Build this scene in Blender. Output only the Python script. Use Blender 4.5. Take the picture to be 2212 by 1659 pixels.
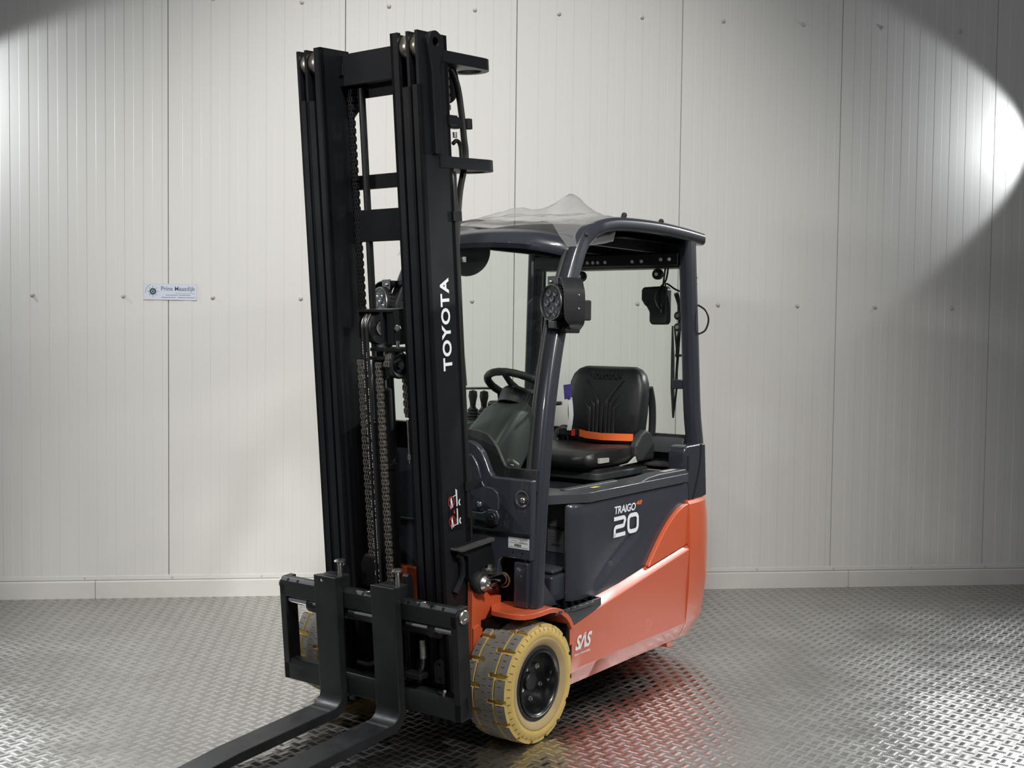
import bpy, bmesh, math, random
import numpy as np
from mathutils import Vector, Matrix
from mathutils.geometry import tessellate_polygon
random.seed(7)
PI = math.pi
for o in list(bpy.data.objects): bpy.data.objects.remove(o)
scn = bpy.context.scene
COL = scn.collection
# ------------------------------------------------------------------ camera
cam = bpy.data.cameras.new('camera'); camo = bpy.data.objects.new('camera', cam); COL.objects.link(camo)
cam.sensor_width = 36.0; cam.lens = 41.022; cam.clip_start = 0.05; cam.clip_end = 100
camo.matrix_world = Matrix(((0.992808, -0.006203, -0.119553, 0.0),
                            (-0.119145, 0.046039, -0.991809, -6.911),
                            (0.011657, 0.998920, 0.044969, 1.5641),
                            (0, 0, 0, 1)))
scn.camera = camo
# ------------------------------------------------------------------ world, lights, exposure
w = bpy.data.worlds.new('world'); scn.world = w; w.use_nodes = True
w.node_tree.nodes['Background'].inputs['Color'].default_value = (0.93, 0.96, 1.0, 1)
w.node_tree.nodes['Background'].inputs['Strength'].default_value = 0.136
scn.view_settings.view_transform = 'Standard'; scn.view_settings.look = 'None'
scn.view_settings.exposure = 0.05; scn.view_settings.gamma = 1.0
scn.view_settings.use_curve_mapping = False
def light(name, kind, loc, aim, power, color=(1, 1, 1), **kw):
    l = bpy.data.lights.new(name, kind); l.energy = power; l.color = color
    for k, v in kw.items(): setattr(l, k, v)
    o = bpy.data.objects.new(name, l); COL.objects.link(o); o.location = loc
    d = Vector(aim) - Vector(loc); o.rotation_euler = d.to_track_quat('-Z', 'Y').to_euler()
    return o
def dirv(az, el):
    az, el = math.radians(az), math.radians(el)
    return Vector((math.cos(el)*math.cos(az), math.cos(el)*math.sin(az), math.sin(el)))
RL = Vector((4.14, -0.38, 2.80)); LL = Vector((-2.68, -0.38, 2.835))
COOL = (0.95, 0.98, 1.0); WARM = (1.0, 0.975, 0.93)
light('wall_spot_right', 'SPOT', RL, RL + dirv(147, -5), 21, COOL, spot_size=math.radians(90), spot_blend=0.25, shadow_soft_size=0.03)
light('wall_spot_left', 'SPOT', LL, LL + dirv(24, -24), 42, COOL, spot_size=math.radians(104), spot_blend=0.25, shadow_soft_size=0.03)
light('side_flood_right', 'SPOT', RL, (2.5, -3.0, 0.0), 400, COOL, spot_size=math.radians(88), spot_blend=0.6, shadow_soft_size=0.10)
light('side_flood_left', 'SPOT', LL, (-1.1, -2.9, 0.0), 380, COOL, spot_size=math.radians(88), spot_blend=0.6, shadow_soft_size=0.10)
light('flood_front_right', 'SPOT', (4.4, -4.2, 3.1), (0.1, 0.0, 1.25), 95, WARM, spot_size=math.radians(66), spot_blend=1.0, shadow_soft_size=0.12)
light('flood_front_left', 'SPOT', (-3.2, -4.6, 3.1), (0.75, 0.0, 1.4), 190, WARM, spot_size=math.radians(66), spot_blend=1.0, shadow_soft_size=0.12)
light('flood_front_top', 'SPOT', (0.3, -5.2, 6.6), (0.70, 0.0, 1.45), 1330, WARM, spot_size=math.radians(50), spot_blend=1.0, shadow_soft_size=0.35)
light('fill_wall_low', 'SPOT', (-0.6, -5.6, 6.2), (-0.6, 0.0, 0.8), 450, WARM, spot_size=math.radians(44), spot_blend=1.0, shadow_soft_size=0.3)  # unseen fill light, added to lift the lower left part of the wall
light('fill_truck', 'SPOT', (1.9, -5.5, 3.9), (0.6, -2.2, 0.7), 640, WARM, spot_size=math.radians(42), spot_blend=0.9, shadow_soft_size=0.25)  # added fill with no fixture, brightens the truck but not the wall

# ------------------------------------------------------------------ materials
MATS = {}
def mat(name, col, rough=0.5, metal=0.0, coat=0.0, spec=0.5, noise=0.0, nscale=12.0, bump=0.0, bscale=60.0, coatr=0.06):
    m = bpy.data.materials.new(name); m.use_nodes = True
    nt = m.node_tree; b = nt.nodes['Principled BSDF']
    b.inputs['Base Color'].default_value = (*col, 1); b.inputs['Roughness'].default_value = rough
    b.inputs['Metallic'].default_value = metal; b.inputs['Coat Weight'].default_value = coat
    b.inputs['Coat Roughness'].default_value = coatr; b.inputs['Specular IOR Level'].default_value = spec
    tc = nt.nodes.new('ShaderNodeTexCoord')
    if noise > 0:
        n = nt.nodes.new('ShaderNodeTexNoise'); n.inputs['Scale'].default_value = nscale; n.inputs['Detail'].default_value = 6
        nt.links.new(tc.outputs['Object'], n.inputs['Vector'])
        mr = nt.nodes.new('ShaderNodeMapRange'); mr.inputs['From Min'].default_value = 0.3; mr.inputs['From Max'].default_value = 0.7
        mr.inputs['To Min'].default_value = max(0.02, rough - noise); mr.inputs['To Max'].default_value = min(1, rough + noise)
        nt.links.new(n.outputs['Fac'], mr.inputs['Value']); nt.links.new(mr.outputs['Result'], b.inputs['Roughness'])
        mx = nt.nodes.new('ShaderNodeMixRGB'); mx.blend_type = 'MULTIPLY'; mx.inputs['Fac'].default_value = min(1, noise*2)
        mx.inputs['Color1'].default_value = (*col, 1); nt.links.new(n.outputs['Fac'], mx.inputs['Color2'])
        br = nt.nodes.new('ShaderNodeMixRGB'); br.blend_type = 'ADD'; br.inputs['Fac'].default_value = min(1, noise*0.9)
        nt.links.new(mx.outputs['Color'], br.inputs['Color1']); br.inputs['Color2'].default_value = (col[0]*.5, col[1]*.5, col[2]*.5, 1)
        nt.links.new(br.outputs['Color'], b.inputs['Base Color'])
    if bump > 0:
        n2 = nt.nodes.new('ShaderNodeTexNoise'); n2.inputs['Scale'].default_value = bscale; n2.inputs['Detail'].default_value = 3
        nt.links.new(tc.outputs['Object'], n2.inputs['Vector'])
        bp = nt.nodes.new('ShaderNodeBump'); bp.inputs['Strength'].default_value = bump; bp.inputs['Distance'].default_value = 0.002
        nt.links.new(n2.outputs['Fac'], bp.inputs['Height']); nt.links.new(bp.outputs['Normal'], b.inputs['Normal'])
    MATS[name] = m; return m
def clearmat(name, tint, refl=0.08, rough=0.01, film=0.0):
    m = bpy.data.materials.new(name); m.use_nodes = True; nt = m.node_tree; nt.nodes.clear()
    out = nt.nodes.new('ShaderNodeOutputMaterial'); tr = nt.nodes.new('ShaderNodeBsdfTransparent'); tr.inputs['Color'].default_value = (*tint, 1)
    gl = nt.nodes.new('ShaderNodeBsdfGlossy'); gl.inputs['Roughness'].default_value = rough
    fr = nt.nodes.new('ShaderNodeLayerWeight'); fr.inputs['Blend'].default_value = 0.5
    pw = nt.nodes.new('ShaderNodeMath'); pw.operation = 'POWER'; pw.inputs[1].default_value = 4.0; nt.links.new(fr.outputs['Facing'], pw.inputs[0])
    mu = nt.nodes.new('ShaderNodeMath'); mu.operation = 'MULTIPLY_ADD'; mu.inputs[1].default_value = 0.9*refl; mu.inputs[2].default_value = 0.045*refl
    nt.links.new(pw.outputs[0], mu.inputs[0])
    mx = nt.nodes.new('ShaderNodeMixShader'); nt.links.new(mu.outputs[0], mx.inputs['Fac'])
    last = tr
    if film > 0:
        df = nt.nodes.new('ShaderNodeBsdfDiffuse'); df.inputs['Color'].default_value = (0.8, 0.8, 0.8, 1)
        mf = nt.nodes.new('ShaderNodeMixShader'); mf.inputs['Fac'].default_value = film
        nt.links.new(tr.outputs[0], mf.inputs[1]); nt.links.new(df.outputs[0], mf.inputs[2]); last = mf
    nt.links.new(last.outputs[0], mx.inputs[1]); nt.links.new(gl.outputs[0], mx.inputs[2]); nt.links.new(mx.outputs[0], out.inputs['Surface'])
    MATS[name] = m; return m
mat('mast_black', (0.0085, 0.0092, 0.0112), 0.40, spec=0.32, noise=0.05, nscale=8, bump=0.05, bscale=250)
mat('satin_black', (0.007, 0.0075, 0.009), 0.48, noise=0.06)
mat('deep_black', (0.003, 0.003, 0.0035), 0.7, spec=0.2)
mat('fork_black', (0.011, 0.012, 0.0135), 0.46, noise=0.12, nscale=10, bump=0.1, bscale=120)
mat('fork_worn', (0.060, 0.060, 0.058), 0.42, noise=0.15, nscale=14, bump=0.08, bscale=90)
mat('slate', (0.032, 0.035, 0.046), 0.30, coat=0.5, noise=0.03, coatr=0.05)
mat('lid_slate', (0.045, 0.048, 0.055), 0.36, coat=0.25, noise=0.05, coatr=0.12)
mat('mirror_grey', (0.11, 0.12, 0.115), 0.35)
mat('slate_matt', (0.040, 0.042, 0.047), 0.5, noise=0.06, bump=0.1, bscale=400)
mat('pillar_slate', (0.022, 0.025, 0.033), 0.28, coat=0.7, coatr=0.05)
mat('orange', (0.56, 0.100, 0.036), 0.36, coat=0.55, noise=0.02, coatr=0.07)
mat('belt_orange', (0.85, 0.16, 0.03), 0.75)
mat('tread_grey', (0.17, 0.158, 0.138), 0.75, noise=0.15, nscale=25, bump=0.2, bscale=150)
mat('sipe_dark', (0.025, 0.024, 0.022), 0.9)
mat('tyre_yellow', (0.56, 0.40, 0.115), 0.62, noise=0.15, nscale=22, bump=0.15, bscale=130)
mat('tyre_brown', (0.42, 0.31, 0.15), 0.7, noise=0.2, nscale=16, bump=0.2, bscale=110)
mat('rubber', (0.012, 0.012, 0.013), 0.65, noise=0.08)
mat('hose', (0.010, 0.010, 0.010), 0.4)
mat('rim_black', (0.006, 0.006, 0.007), 0.3, coat=0.3)
mat('chrome', (0.78, 0.78, 0.80), 0.12, metal=1.0)
mat('zinc', (0.62, 0.61, 0.57), 0.3, metal=1.0, noise=0.08, nscale=40)
mat('steel_roller', (0.52, 0.47, 0.40), 0.33, metal=1.0, noise=0.1, nscale=30)
mat('chain_steel', (0.26, 0.24, 0.22), 0.42, metal=0.85, noise=0.1, nscale=60)
mat('leather', (0.014, 0.0145, 0.016), 0.38, bump=0.25, bscale=500, noise=0.04)
mat('seat_grey', (0.017, 0.018, 0.020), 0.55, bump=0.2, bscale=400)
mat('seat_silver', (0.42, 0.42, 0.40), 0.5)
mat('plastic_grey', (0.030, 0.034, 0.033), 0.5, bump=0.1, bscale=500)
mat('white_paint', (0.80, 0.80, 0.82), 0.4)
mat('decal_white', (0.74, 0.76, 0.80), 0.4)
mat('decal_red', (0.62, 0.03, 0.02), 0.4)
mat('decal_orange', (0.75, 0.16, 0.05), 0.4)
mat('label_silver', (0.62, 0.63, 0.64), 0.45)
mat('label_grey', (0.085, 0.088, 0.092), 0.45)
mat('ink', (0.03, 0.035, 0.045), 0.6)
mat('label_yellow', (0.62, 0.60, 0.08), 0.5)
mat('tag_blue', (0.05, 0.04, 0.22), 0.5)
mat('tag_white', (0.75, 0.76, 0.78), 0.45)
mat('led', (0.55, 0.56, 0.58), 0.15, metal=0.6)
mat('sign_blue', (0.62, 0.66, 0.76), 0.3)
mat('sign_ink', (0.16, 0.18, 0.26), 0.5)
mat('sign_green', (0.02, 0.07, 0.07), 0.5)
mat('panel_white', (0.67, 0.67, 0.65), 0.40, spec=0.38)
mat('panel_gap', (0.05, 0.05, 0.05), 0.8)
mat('kerb_white', (0.66, 0.655, 0.63), 0.5, noise=0.08, nscale=5)
mat('screw_grey', (0.52, 0.50, 0.47), 0.35)
clearmat('glass', (0.835, 0.895, 0.85), 0.9)
clearmat('lens_glass', (0.80, 0.82, 0.85), 1.0)
clearmat('film', (0.93, 0.93, 0.94), 1.0, 0.12, 0.12)
# aluminium tread plate
def alu(name, base, r0, r1, sc):
    m = mat(name, base, 0.3, metal=1.0); nt = m.node_tree; b = nt.nodes['Principled BSDF']; tc = nt.nodes['Texture Coordinate'] if 'Texture Coordinate' in nt.nodes else nt.nodes.new('ShaderNodeTexCoord')
    n = nt.nodes.new('ShaderNodeTexNoise'); n.inputs['Scale'].default_value = sc; n.inputs['Detail'].default_value = 8
    nt.links.new(tc.outputs['Object'], n.inputs['Vector'])
    mr = nt.nodes.new('ShaderNodeMapRange'); mr.inputs['From Min'].default_value = 0.35; mr.inputs['From Max'].default_value = 0.65
    mr.inputs['To Min'].default_value = r0; mr.inputs['To Max'].default_value = r1
    nt.links.new(n.outputs['Fac'], mr.inputs['Value']); nt.links.new(mr.outputs['Result'], b.inputs['Roughness'])
    cr = nt.nodes.new('ShaderNodeMixRGB'); cr.inputs['Color1'].default_value = (base[0]*.8, base[1]*.79, base[2]*.77, 1); cr.inputs['Color2'].default_value = (*base, 1)
    nt.links.new(n.outputs['Fac'], cr.inputs['Fac']); nt.links.new(cr.outputs['Color'], b.inputs['Base Color'])
alu('alu_plate', (0.50, 0.495, 0.487), 0.34, 0.46, 2.3)
alu('alu_bar', (0.84, 0.835, 0.82), 0.13, 0.22, 9.0)

# ------------------------------------------------------------------ mesh helpers
class MB:
    def __init__(s): s.v = []; s.f = []; s.mi = []
    def add(s, vs, fs, mi=0):
        n = len(s.v); s.v += [tuple(p) for p in vs]
        for f in fs: s.f.append(tuple(i + n for i in f)); s.mi.append(mi)
        return s
    def box(s, x0, x1, y0, y1, z0, z1, mi=0):
        if x0 > x1: x0, x1 = x1, x0
        if y0 > y1: y0, y1 = y1, y0
        if z0 > z1: z0, z1 = z1, z0
        v = [(x, y, z) for z in (z0, z1) for x, y in ((x0, y0), (x1, y0), (x1, y1), (x0, y1))]
        return s.add(v, [(3, 2, 1, 0), (4, 5, 6, 7), (0, 1, 5, 4), (1, 2, 6, 5), (2, 3, 7, 6), (3, 0, 4, 7)], mi)
    def prism(s, poly, axis, a0, a1, holes=(), mi=0):
        """poly in the two other axes: axis y -> (x,z); z -> (x,y); x -> (y,z)"""
        if a0 > a1: a0, a1 = a1, a0
        def P(p, a):
            return {'y': (p[0], a, p[1]), 'z': (p[0], p[1], a), 'x': (a, p[0], p[1])}[axis]
        def area(q): return sum(q[i][0]*q[(i+1) % len(q)][1] - q[(i+1) % len(q)][0]*q[i][1] for i in range(len(q)))
        poly = list(poly)
        if area(poly) < 0: poly.reverse()
        loops = [poly]
        for h in holes:
            h = list(h)
            if area(h) > 0: h.reverse()
            loops.append(h)
        allp = [p for l in loops for p in l]; n = len(allp)
        flip = (axis == 'y')
        v = [P(p, a0) for p in allp] + [P(p, a1) for p in allp]; fs = []
        if holes:
            tris = tessellate_polygon([[Vector((p[0], p[1], 0)) for p in l] for l in loops])
            for t in tris:
                A, B, Cc = (allp[i] for i in t)
                ccw = (B[0]-A[0])*(Cc[1]-A[1]) - (B[1]-A[1])*(Cc[0]-A[0]) > 0
                t = tuple(t) if ccw else tuple(reversed(t))
                fs.append(tuple(reversed(t))); fs.append(tuple(i + n for i in t))
        else:
            fs.append(tuple(reversed(range(n)))); fs.append(tuple(range(n, 2*n)))
        k = 0
        for l in loops:
            m = len(l)
            for i in range(m):
                j = (i + 1) % m; fs.append((k+i, k+j, k+j+n, k+i+n))
            k += m
        if flip: fs = [tuple(reversed(f)) for f in fs]
        return s.add(v, fs, mi)
    def tube(s, path, r, n=10, closed=False, caps=True, mi=0, flat=1.0):
        path = [Vector(p) for p in path]; m = len(path)
        rs = r if isinstance(r, (list, tuple)) else [r]*m
        T = []
        for i in range(m):
            a = path[(i-1) % m] if (closed or i > 0) else path[0]; b = path[(i+1) % m] if (closed or i < m-1) else path[-1]
            T.append((b - a).normalized())
        up = Vector((0, 0, 1)) if abs(T[0].z) < .9 else Vector((1, 0, 0))
        N = (up - T[0]*up.dot(T[0])).normalized(); vs = []
        for i in range(m):
            N = (N - T[i]*N.dot(T[i]))
            N = N.normalized() if N.length > 1e-6 else T[i].orthogonal().normalized()
            B = T[i].cross(N)
            for k in range(n):
                a = 2*PI*k/n; vs.append(path[i] + N*math.cos(a)*rs[i] + B*math.sin(a)*rs[i]*flat)
        fs = []
        for i in range(m if closed else m-1):
            i2 = (i+1) % m
            for k in range(n):
                k2 = (k+1) % n; fs.append((i*n+k, i*n+k2, i2*n+k2, i2*n+k))
        if caps and not closed: fs.append(tuple(reversed(range(n)))); fs.append(tuple(range((m-1)*n, m*n)))
        return s.add(vs, fs, mi)
    def cyl(s, a, b, r, n=20, mi=0): return s.tube([a, b], r, n, mi=mi)
    def lathe(s, prof, c, axis, n=48, caps=False, mi=0, a0=0.0, a1=2*PI):
        c = Vector(c); ax = Vector(axis).normalized(); u = ax.orthogonal().normalized(); w_ = ax.cross(u)
        full = abs(a1 - a0 - 2*PI) < 1e-6; m = n if full else n + 1; vs = []
        for r, t in prof:
            for k in range(m):
                a = a0 + (a1 - a0)*k/n; vs.append(c + ax*t + (u*math.cos(a) + w_*math.sin(a))*r)
        fs = []
        for i in range(len(prof)-1):
            for k in range(n):
                k2 = (k+1) % m; fs.append((i*m+k, i*m+k2, (i+1)*m+k2, (i+1)*m+k))
        if caps: fs.append(tuple(reversed(range(m)))); fs.append(tuple(range((len(prof)-1)*m, len(prof)*m)))
        return s.add(vs, fs, mi)
    def loft(s, rings, closed=True, caps=True, mi=0):
        n = len(rings[0]); vs = [p for r in rings for p in r]; fs = []
        for i in range(len(rings)-1):
            for k in range(n if closed else n-1):
                k2 = (k+1) % n; fs.append((i*n+k, i*n+k2, (i+1)*n+k2, (i+1)*n+k))
        if caps and closed: fs.append(tuple(reversed(range(n)))); fs.append(tuple(range((len(rings)-1)*n, len(rings)*n)))
        return s.add(vs, fs, mi)
    def sphere(s, c, r, n=16, m=10, sc=(1, 1, 1), mi=0):
        prof = [(max(1e-5, math.sin(PI*i/m))*r, -math.cos(PI*i/m)*r) for i in range(m+1)]
        k = len(s.v); s.lathe(prof, (0, 0, 0), (0, 0, 1), n, mi=mi)
        for i in range(k, len(s.v)):
            p = s.v[i]; s.v[i] = (c[0]+p[0]*sc[0], c[1]+p[1]*sc[1], c[2]+p[2]*sc[2])
        return s
    def xf(s, fn, start=0):
        for i in range(start, len(s.v)): s.v[i] = tuple(fn(Vector(s.v[i])))
        return s
    def mirror_y(s):
        n = len(s.v); s.v += [(p[0], -p[1], p[2]) for p in s.v[:n]]
        s.f += [tuple(reversed([i+n for i in f])) for f in s.f[:]]; s.mi += s.mi[:]
        return s
def mesh_of(mb, name, mats, smooth=35):
    me = bpy.data.meshes.new(name); me.from_pydata(mb.v, [], mb.f); me.update()
    for m in (mats if isinstance(mats, (list, tuple)) else [mats]): me.materials.append(MATS[m])
    if len(set(mb.mi)) > 1: me.polygons.foreach_set('material_index', mb.mi)
    bm = bmesh.new(); bm.from_mesh(me); bmesh.ops.recalc_face_normals(bm, faces=bm.faces); bm.to_mesh(me); bm.free()
    if smooth:
        me.shade_smooth(); me.set_sharp_from_angle(angle=math.radians(smooth))
    return me
def link(name, me, parent=None, label=None, cat=None, kind=None, group=None):
    o = bpy.data.objects.new(name, me); COL.objects.link(o)
    if parent is not None: o.parent = parent
    for k, v in (('label', label), ('category', cat), ('kind', kind), ('group', group)):
        if v: o[k] = v
    return o
def obj(name, mb, mats, parent=None, bevel=0.0, segs=2, smooth=35, label=None, **kw):
    me = mesh_of(mb, name, mats, smooth); o = link(name, me, parent, label, **kw)
    if bevel > 0:
        b = o.modifiers.new('bevel', 'BEVEL'); b.width = bevel; b.segments = segs; b.limit_method = 'ANGLE'; b.angle_limit = math.radians(30)
        b.harden_normals = True; b.use_clamp_overlap = True
    return o
def empty(name, loc, rz=0, label=None, cat=None):
    o = bpy.data.objects.new(name, None); COL.objects.link(o); o.location = loc; o.rotation_euler = (0, 0, rz); o.empty_display_size = 0.1
    if label: o['label'] = label; o['category'] = cat
    return o
def text_geo(txt, size=1.0, bold=0.0, shear=0.0, sx=1.0, spacing=1.0, align='LEFT'):
    """flat text as (verts, faces), unit: size; origin at baseline left; also returns the bounding box"""
    cu = bpy.data.curves.new('lettering', 'FONT'); cu.body = txt; cu.size = size; cu.offset = bold; cu.shear = shear
    cu.space_character = spacing; cu.align_x = align; cu.resolution_u = 4
    to = bpy.data.objects.new('lettering', cu); COL.objects.link(to)
    dg = bpy.context.evaluated_depsgraph_get(); me = to.evaluated_get(dg).to_mesh()
    vs = [(v.co.x*sx, v.co.y) for v in me.vertices]; fs = [tuple(p.vertices) for p in me.polygons]
    bpy.data.objects.remove(to); bpy.data.curves.remove(cu)
    xs = [p[0] for p in vs]; ys = [p[1] for p in vs]
    return vs, fs, (min(xs), max(xs), min(ys), max(ys))
def lettering(txt, origin, xdir, ydir, width, height, bold=0.0, shear=0.0, spacing=1.0, lift=0.0006):
    """fits the text into width x height; origin = lower left corner"""
    vs, fs, (x0, x1, y0, y1) = text_geo(txt, 1.0, bold, shear, 1.0, spacing)
    X = Vector(xdir).normalized(); Y = Vector(ydir).normalized(); N = X.cross(Y); O_ = Vector(origin)
    mb = MB(); mb.add([O_ + X*((p[0]-x0)/(x1-x0)*width) + Y*((p[1]-y0)/(y1-y0)*height) + N*lift for p in vs], fs)
    return mb
def flat_poly(pts2, origin, xdir, ydir, lift=0.0006, mb=None, mi=0):
    X = Vector(xdir).normalized(); Y = Vector(ydir).normalized(); N = X.cross(Y); O_ = Vector(origin); mb = mb or MB()
    mb.add([O_ + X*p[0] + Y*p[1] + N*lift for p in pts2], [tuple(range(len(pts2)))], mi); return mb
def ring2(cx, cy, r, r2, n=28):
    out = [(cx+r*math.cos(2*PI*i/n), cy+r*math.sin(2*PI*i/n)) for i in range(n)]
    inn = [(cx+r2*math.cos(2*PI*i/n), cy+r2*math.sin(2*PI*i/n)) for i in range(n)]
    return out, inn
def flat_ring(cx, cy, r, r2, origin, xdir, ydir, lift, mb, n=28, a0=0, a1=2*PI, ry=None):
    X = Vector(xdir).normalized(); Y = Vector(ydir).normalized(); N = X.cross(Y); O_ = Vector(origin); ry = ry or 1.0
    vs = []
    for i in range(n+1):
        a = a0+(a1-a0)*i/n
        for q in (r, r2): vs.append(O_ + X*(cx+q*math.cos(a)) + Y*(cy+q*math.sin(a)*ry) + N*lift)
    mb.add(vs, [(2*i, 2*i+2, 2*i+3, 2*i+1) for i in range(n)]); return mb
def rrect(x0, x1, y0, y1, r, n=5):
    pts = []
    for cx, cy, a in ((x1-r, y1-r, 0), (x0+r, y1-r, PI/2), (x0+r, y0+r, PI), (x1-r, y0+r, 1.5*PI)):
        for i in range(n+1):
            t = a + PI/2*i/n; pts.append((cx+r*math.cos(t), cy+r*math.sin(t)))
    return pts
def circ(cx, cy, r, n=20): return [(cx+r*math.cos(2*PI*i/n), cy+r*math.sin(2*PI*i/n)) for i in range(n)]
def smoothpath(pts, k=6):
    """Catmull-Rom through the points"""
    P = [Vector(p) for p in pts]; out = []
    for i in range(len(P)-1):
        p0 = P[max(0, i-1)]; p1 = P[i]; p2 = P[i+1]; p3 = P[min(len(P)-1, i+2)]
        for j in range(k):
            t = j/k; out.append(0.5*((2*p1)+(p2-p0)*t+(2*p0-5*p1+4*p2-p3)*t*t+(3*p1-p0-3*p2+p3)*t*t*t))
    out.append(P[-1]); return out
# ================================================================== THE ROOM
X0 = -1.1621
wall = obj('wall_back', MB().box(-6.2, 8.9, 0.02, 0.14, 0.0, 4.8), 'panel_gap', kind='structure')
wall['label'] = 'white ribbed metal sandwich panel wall behind the forklift'
prof = [(0.0012, 0.006), (0.0025, 0.0)]
xx = 0.03; up_ = False; prof.append((xx, 0.0))
while xx + 0.052 < 0.985:
    xx += 0.0495
    prof += [(xx, 0.0 if not up_ else -0.0016), (xx+0.0025, -0.0016 if not up_ else 0.0)]; up_ = not up_; xx += 0.0025
if up_: prof += [(0.984, -0.0016), (0.9865, 0.0)]
prof += [(0.9972, 0.0), (0.9985, 0.006)]
pm = MB(); rings = [[(x, y, 0.118), (x, y, 4.7), (x, 0.03, 4.7), (x, 0.03, 0.118)] for x, y in prof]
pm.loft(rings, closed=True, caps=True)
panel_me = mesh_of(pm, 'wall_panel', 'panel_white', 0)
for k in range(-5, 10):
    o = link('wall_panel', panel_me, wall); o.location = (X0 + k, 0, 0)
sm = MB(); sm.lathe([(0.0135, 0.0), (0.0135, 0.003), (0.0095, 0.004), (0.009, 0.010), (0.006, 0.0135), (0.0001, 0.014)], (0, 0, 0), (0, -1, 0), 12)
screw_me = mesh_of(sm, 'screw', 'screw_grey', 40)
for k in range(-4, 9):
    for dx in (0.25, 0.75):
        for z in (1.741, 3.443):
            o = link('screw', screw_me, wall); o.location = (X0 + k + dx, 0.0005, z)
trim = obj('trim_1', MB().prism([(0.02, 0.104), (-0.006, 0.104), (-0.006, 0.126), (0.004, 0.130), (0.02, 0.130)], 'x', -6.1, 8.85), 'panel_white', kind='structure', smooth=0)
trim['label'] = 'thin white metal edge strip along the foot of the wall panels'
rm = mesh_of(MB().lathe([(0.006, 0), (0.005, 0.004), (0.0001, 0.006)], (0, 0, 0), (0, -1, 0), 8), 'rivet', 'screw_grey')
for k in range(-4, 9):
    for dx in (0.02, 0.53):
        o = link('rivet', rm, trim); o.location = (X0 + k + dx, -0.006, 0.117)
kb = [(-6.1, -1.572), (-1.569, 2.95), (2.953, 8.85)]
bb = None
for a, b in kb:
    m = MB().prism([(0.02, 0.0), (-0.020, 0.0), (-0.020, 0.094), (-0.012, 0.1015), (0.02, 0.1015)], 'x', a, b)
    if bb is None:
        bb = obj('baseboard_back', m, 'kerb_white', kind='structure', smooth=0); bb['label'] = 'white kerb board running along the foot of the wall'
    else: obj('kerb_board', m, 'kerb_white', bb, smooth=0)
# floor: aluminium tread plates
floor = obj('floor', MB().box(-6.2, 8.9, -9.5, 0.02, -0.06, -0.006), 'panel_gap', kind='structure', smooth=0)
floor['label'] = 'floor of aluminium tread plates with a raised bar pattern'
def plate(poly): obj('floor_plate', MB().prism(poly, 'z', -0.006, 0.0), 'alu_plate', floor, smooth=0)
g = 0.0011
sl = lambda y: -0.762 + (y + 1.135)*0.4545      # the slanting joint on the left
ym = -2.075
plate([(-6.1, -0.0), (sl(0)-g, 0.0), (sl(-4.2)-g, -4.2), (-6.1, -4.2)])
plate([(sl(0)+g, 0.0), (0.862-g, 0.0), (0.862-g, -4.2), (sl(-4.2)+g, -4.2)])
plate([(0.862+g, 0.0), (4.9-g, 0.0), (4.9-g, ym+g), (0.862+g, ym+g)])
plate([(0.862+g, ym-g), (4.9-g, ym-g), (4.9-g, -4.2), (0.862+g, -4.2)])
plate([(4.9+g, 0.0), (8.8, 0.0), (8.8, -4.2), (4.9+g, -4.2)])
plate([(-6.1, -4.2-2*g), (8.8, -4.2-2*g), (8.8, -9.4), (-6.1, -9.4)])
# raised bars: groups of seven at 45 degrees, every other group crosswise
def bars():
    P_ = 0.0628; x0, x1, y0, y1 = -2.75, 5.0, -3.55, -0.03
    nx = int((x1-x0)/P_); ny = int((y1-y0)/P_)
    ox = 0.9793 - P_*round((0.9793-x0)/P_); oy = -2.2635 + P_*round((2.2635+y1-0.03)/P_)
    ii, jj = np.meshgrid(np.arange(nx), np.arange(ny)); cx = (ox + ii*P_).ravel(); cy = (oy - jj*P_).ravel()
    C = []
    for sgn, dx, dy in ((1, 0, 0), (-1, P_/2, P_/2)):
        for k in range(7):
            t = (k-3)*0.0060; d = np.array([sgn, 1])*0.70711; pdir = np.array([-sgn, 1])*0.70711 if sgn > 0 else np.array([1, 1])*0.70711
            d = np.array([0.70711, 0.70711*sgn]); pdir = np.array([0.70711, -0.70711*sgn])
            C.append((cx+dx+pdir[0]*t, cy+dy+pdir[1]*t, d, pdir))
    V = []; 
    for X, Y, d, p in C:
        L, W, H = 0.0138, 0.0024, 0.0013
        for a, b, h in ((-L, -W, 0), (L, -W, 0), (L, W, 0), (-L, W, 0), (-L*.78, 0, H), (L*.78, 0, H)):
            V.append(np.stack([X+d[0]*a+p[0]*b, Y+d[1]*a+p[1]*b, np.full_like(X, h)], 1))
    n = len(cx)
    V = np.array(V).reshape(14, 6, n, 3).transpose(0, 2, 1, 3).reshape(-1, 6, 3)
    # keep clear of the joints
    m = V.shape[0]; co = V.reshape(-1, 3)
    base = np.arange(m)[:, None]*6
    quads = np.concatenate([base+np.array([0, 1, 5, 4]), base+np.array([2, 3, 4, 5])]); tris = np.concatenate([base+np.array([1, 2, 5]), base+np.array([3, 0, 4])])
    me = bpy.data.meshes.new('tread_bars')
    me.vertices.add(len(co)); me.vertices.foreach_set('co', co.astype(np.float32).ravel())
    lv = np.concatenate([quads.ravel(), tris.ravel()]).astype(np.int32); me.loops.add(len(lv)); me.loops.foreach_set('vertex_index', lv)
    ls = np.concatenate([np.arange(len(quads))*4, len(quads)*4+np.arange(len(tris))*3]).astype(np.int32)
    me.polygons.add(len(ls)); me.polygons.foreach_set('loop_start', ls)
    me.update(calc_edges=True); me.validate(); me.shade_smooth(); me.materials.append(MATS['alu_bar'])
    o = link('tread_bars', me, floor, kind='stuff')
bars()
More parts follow.
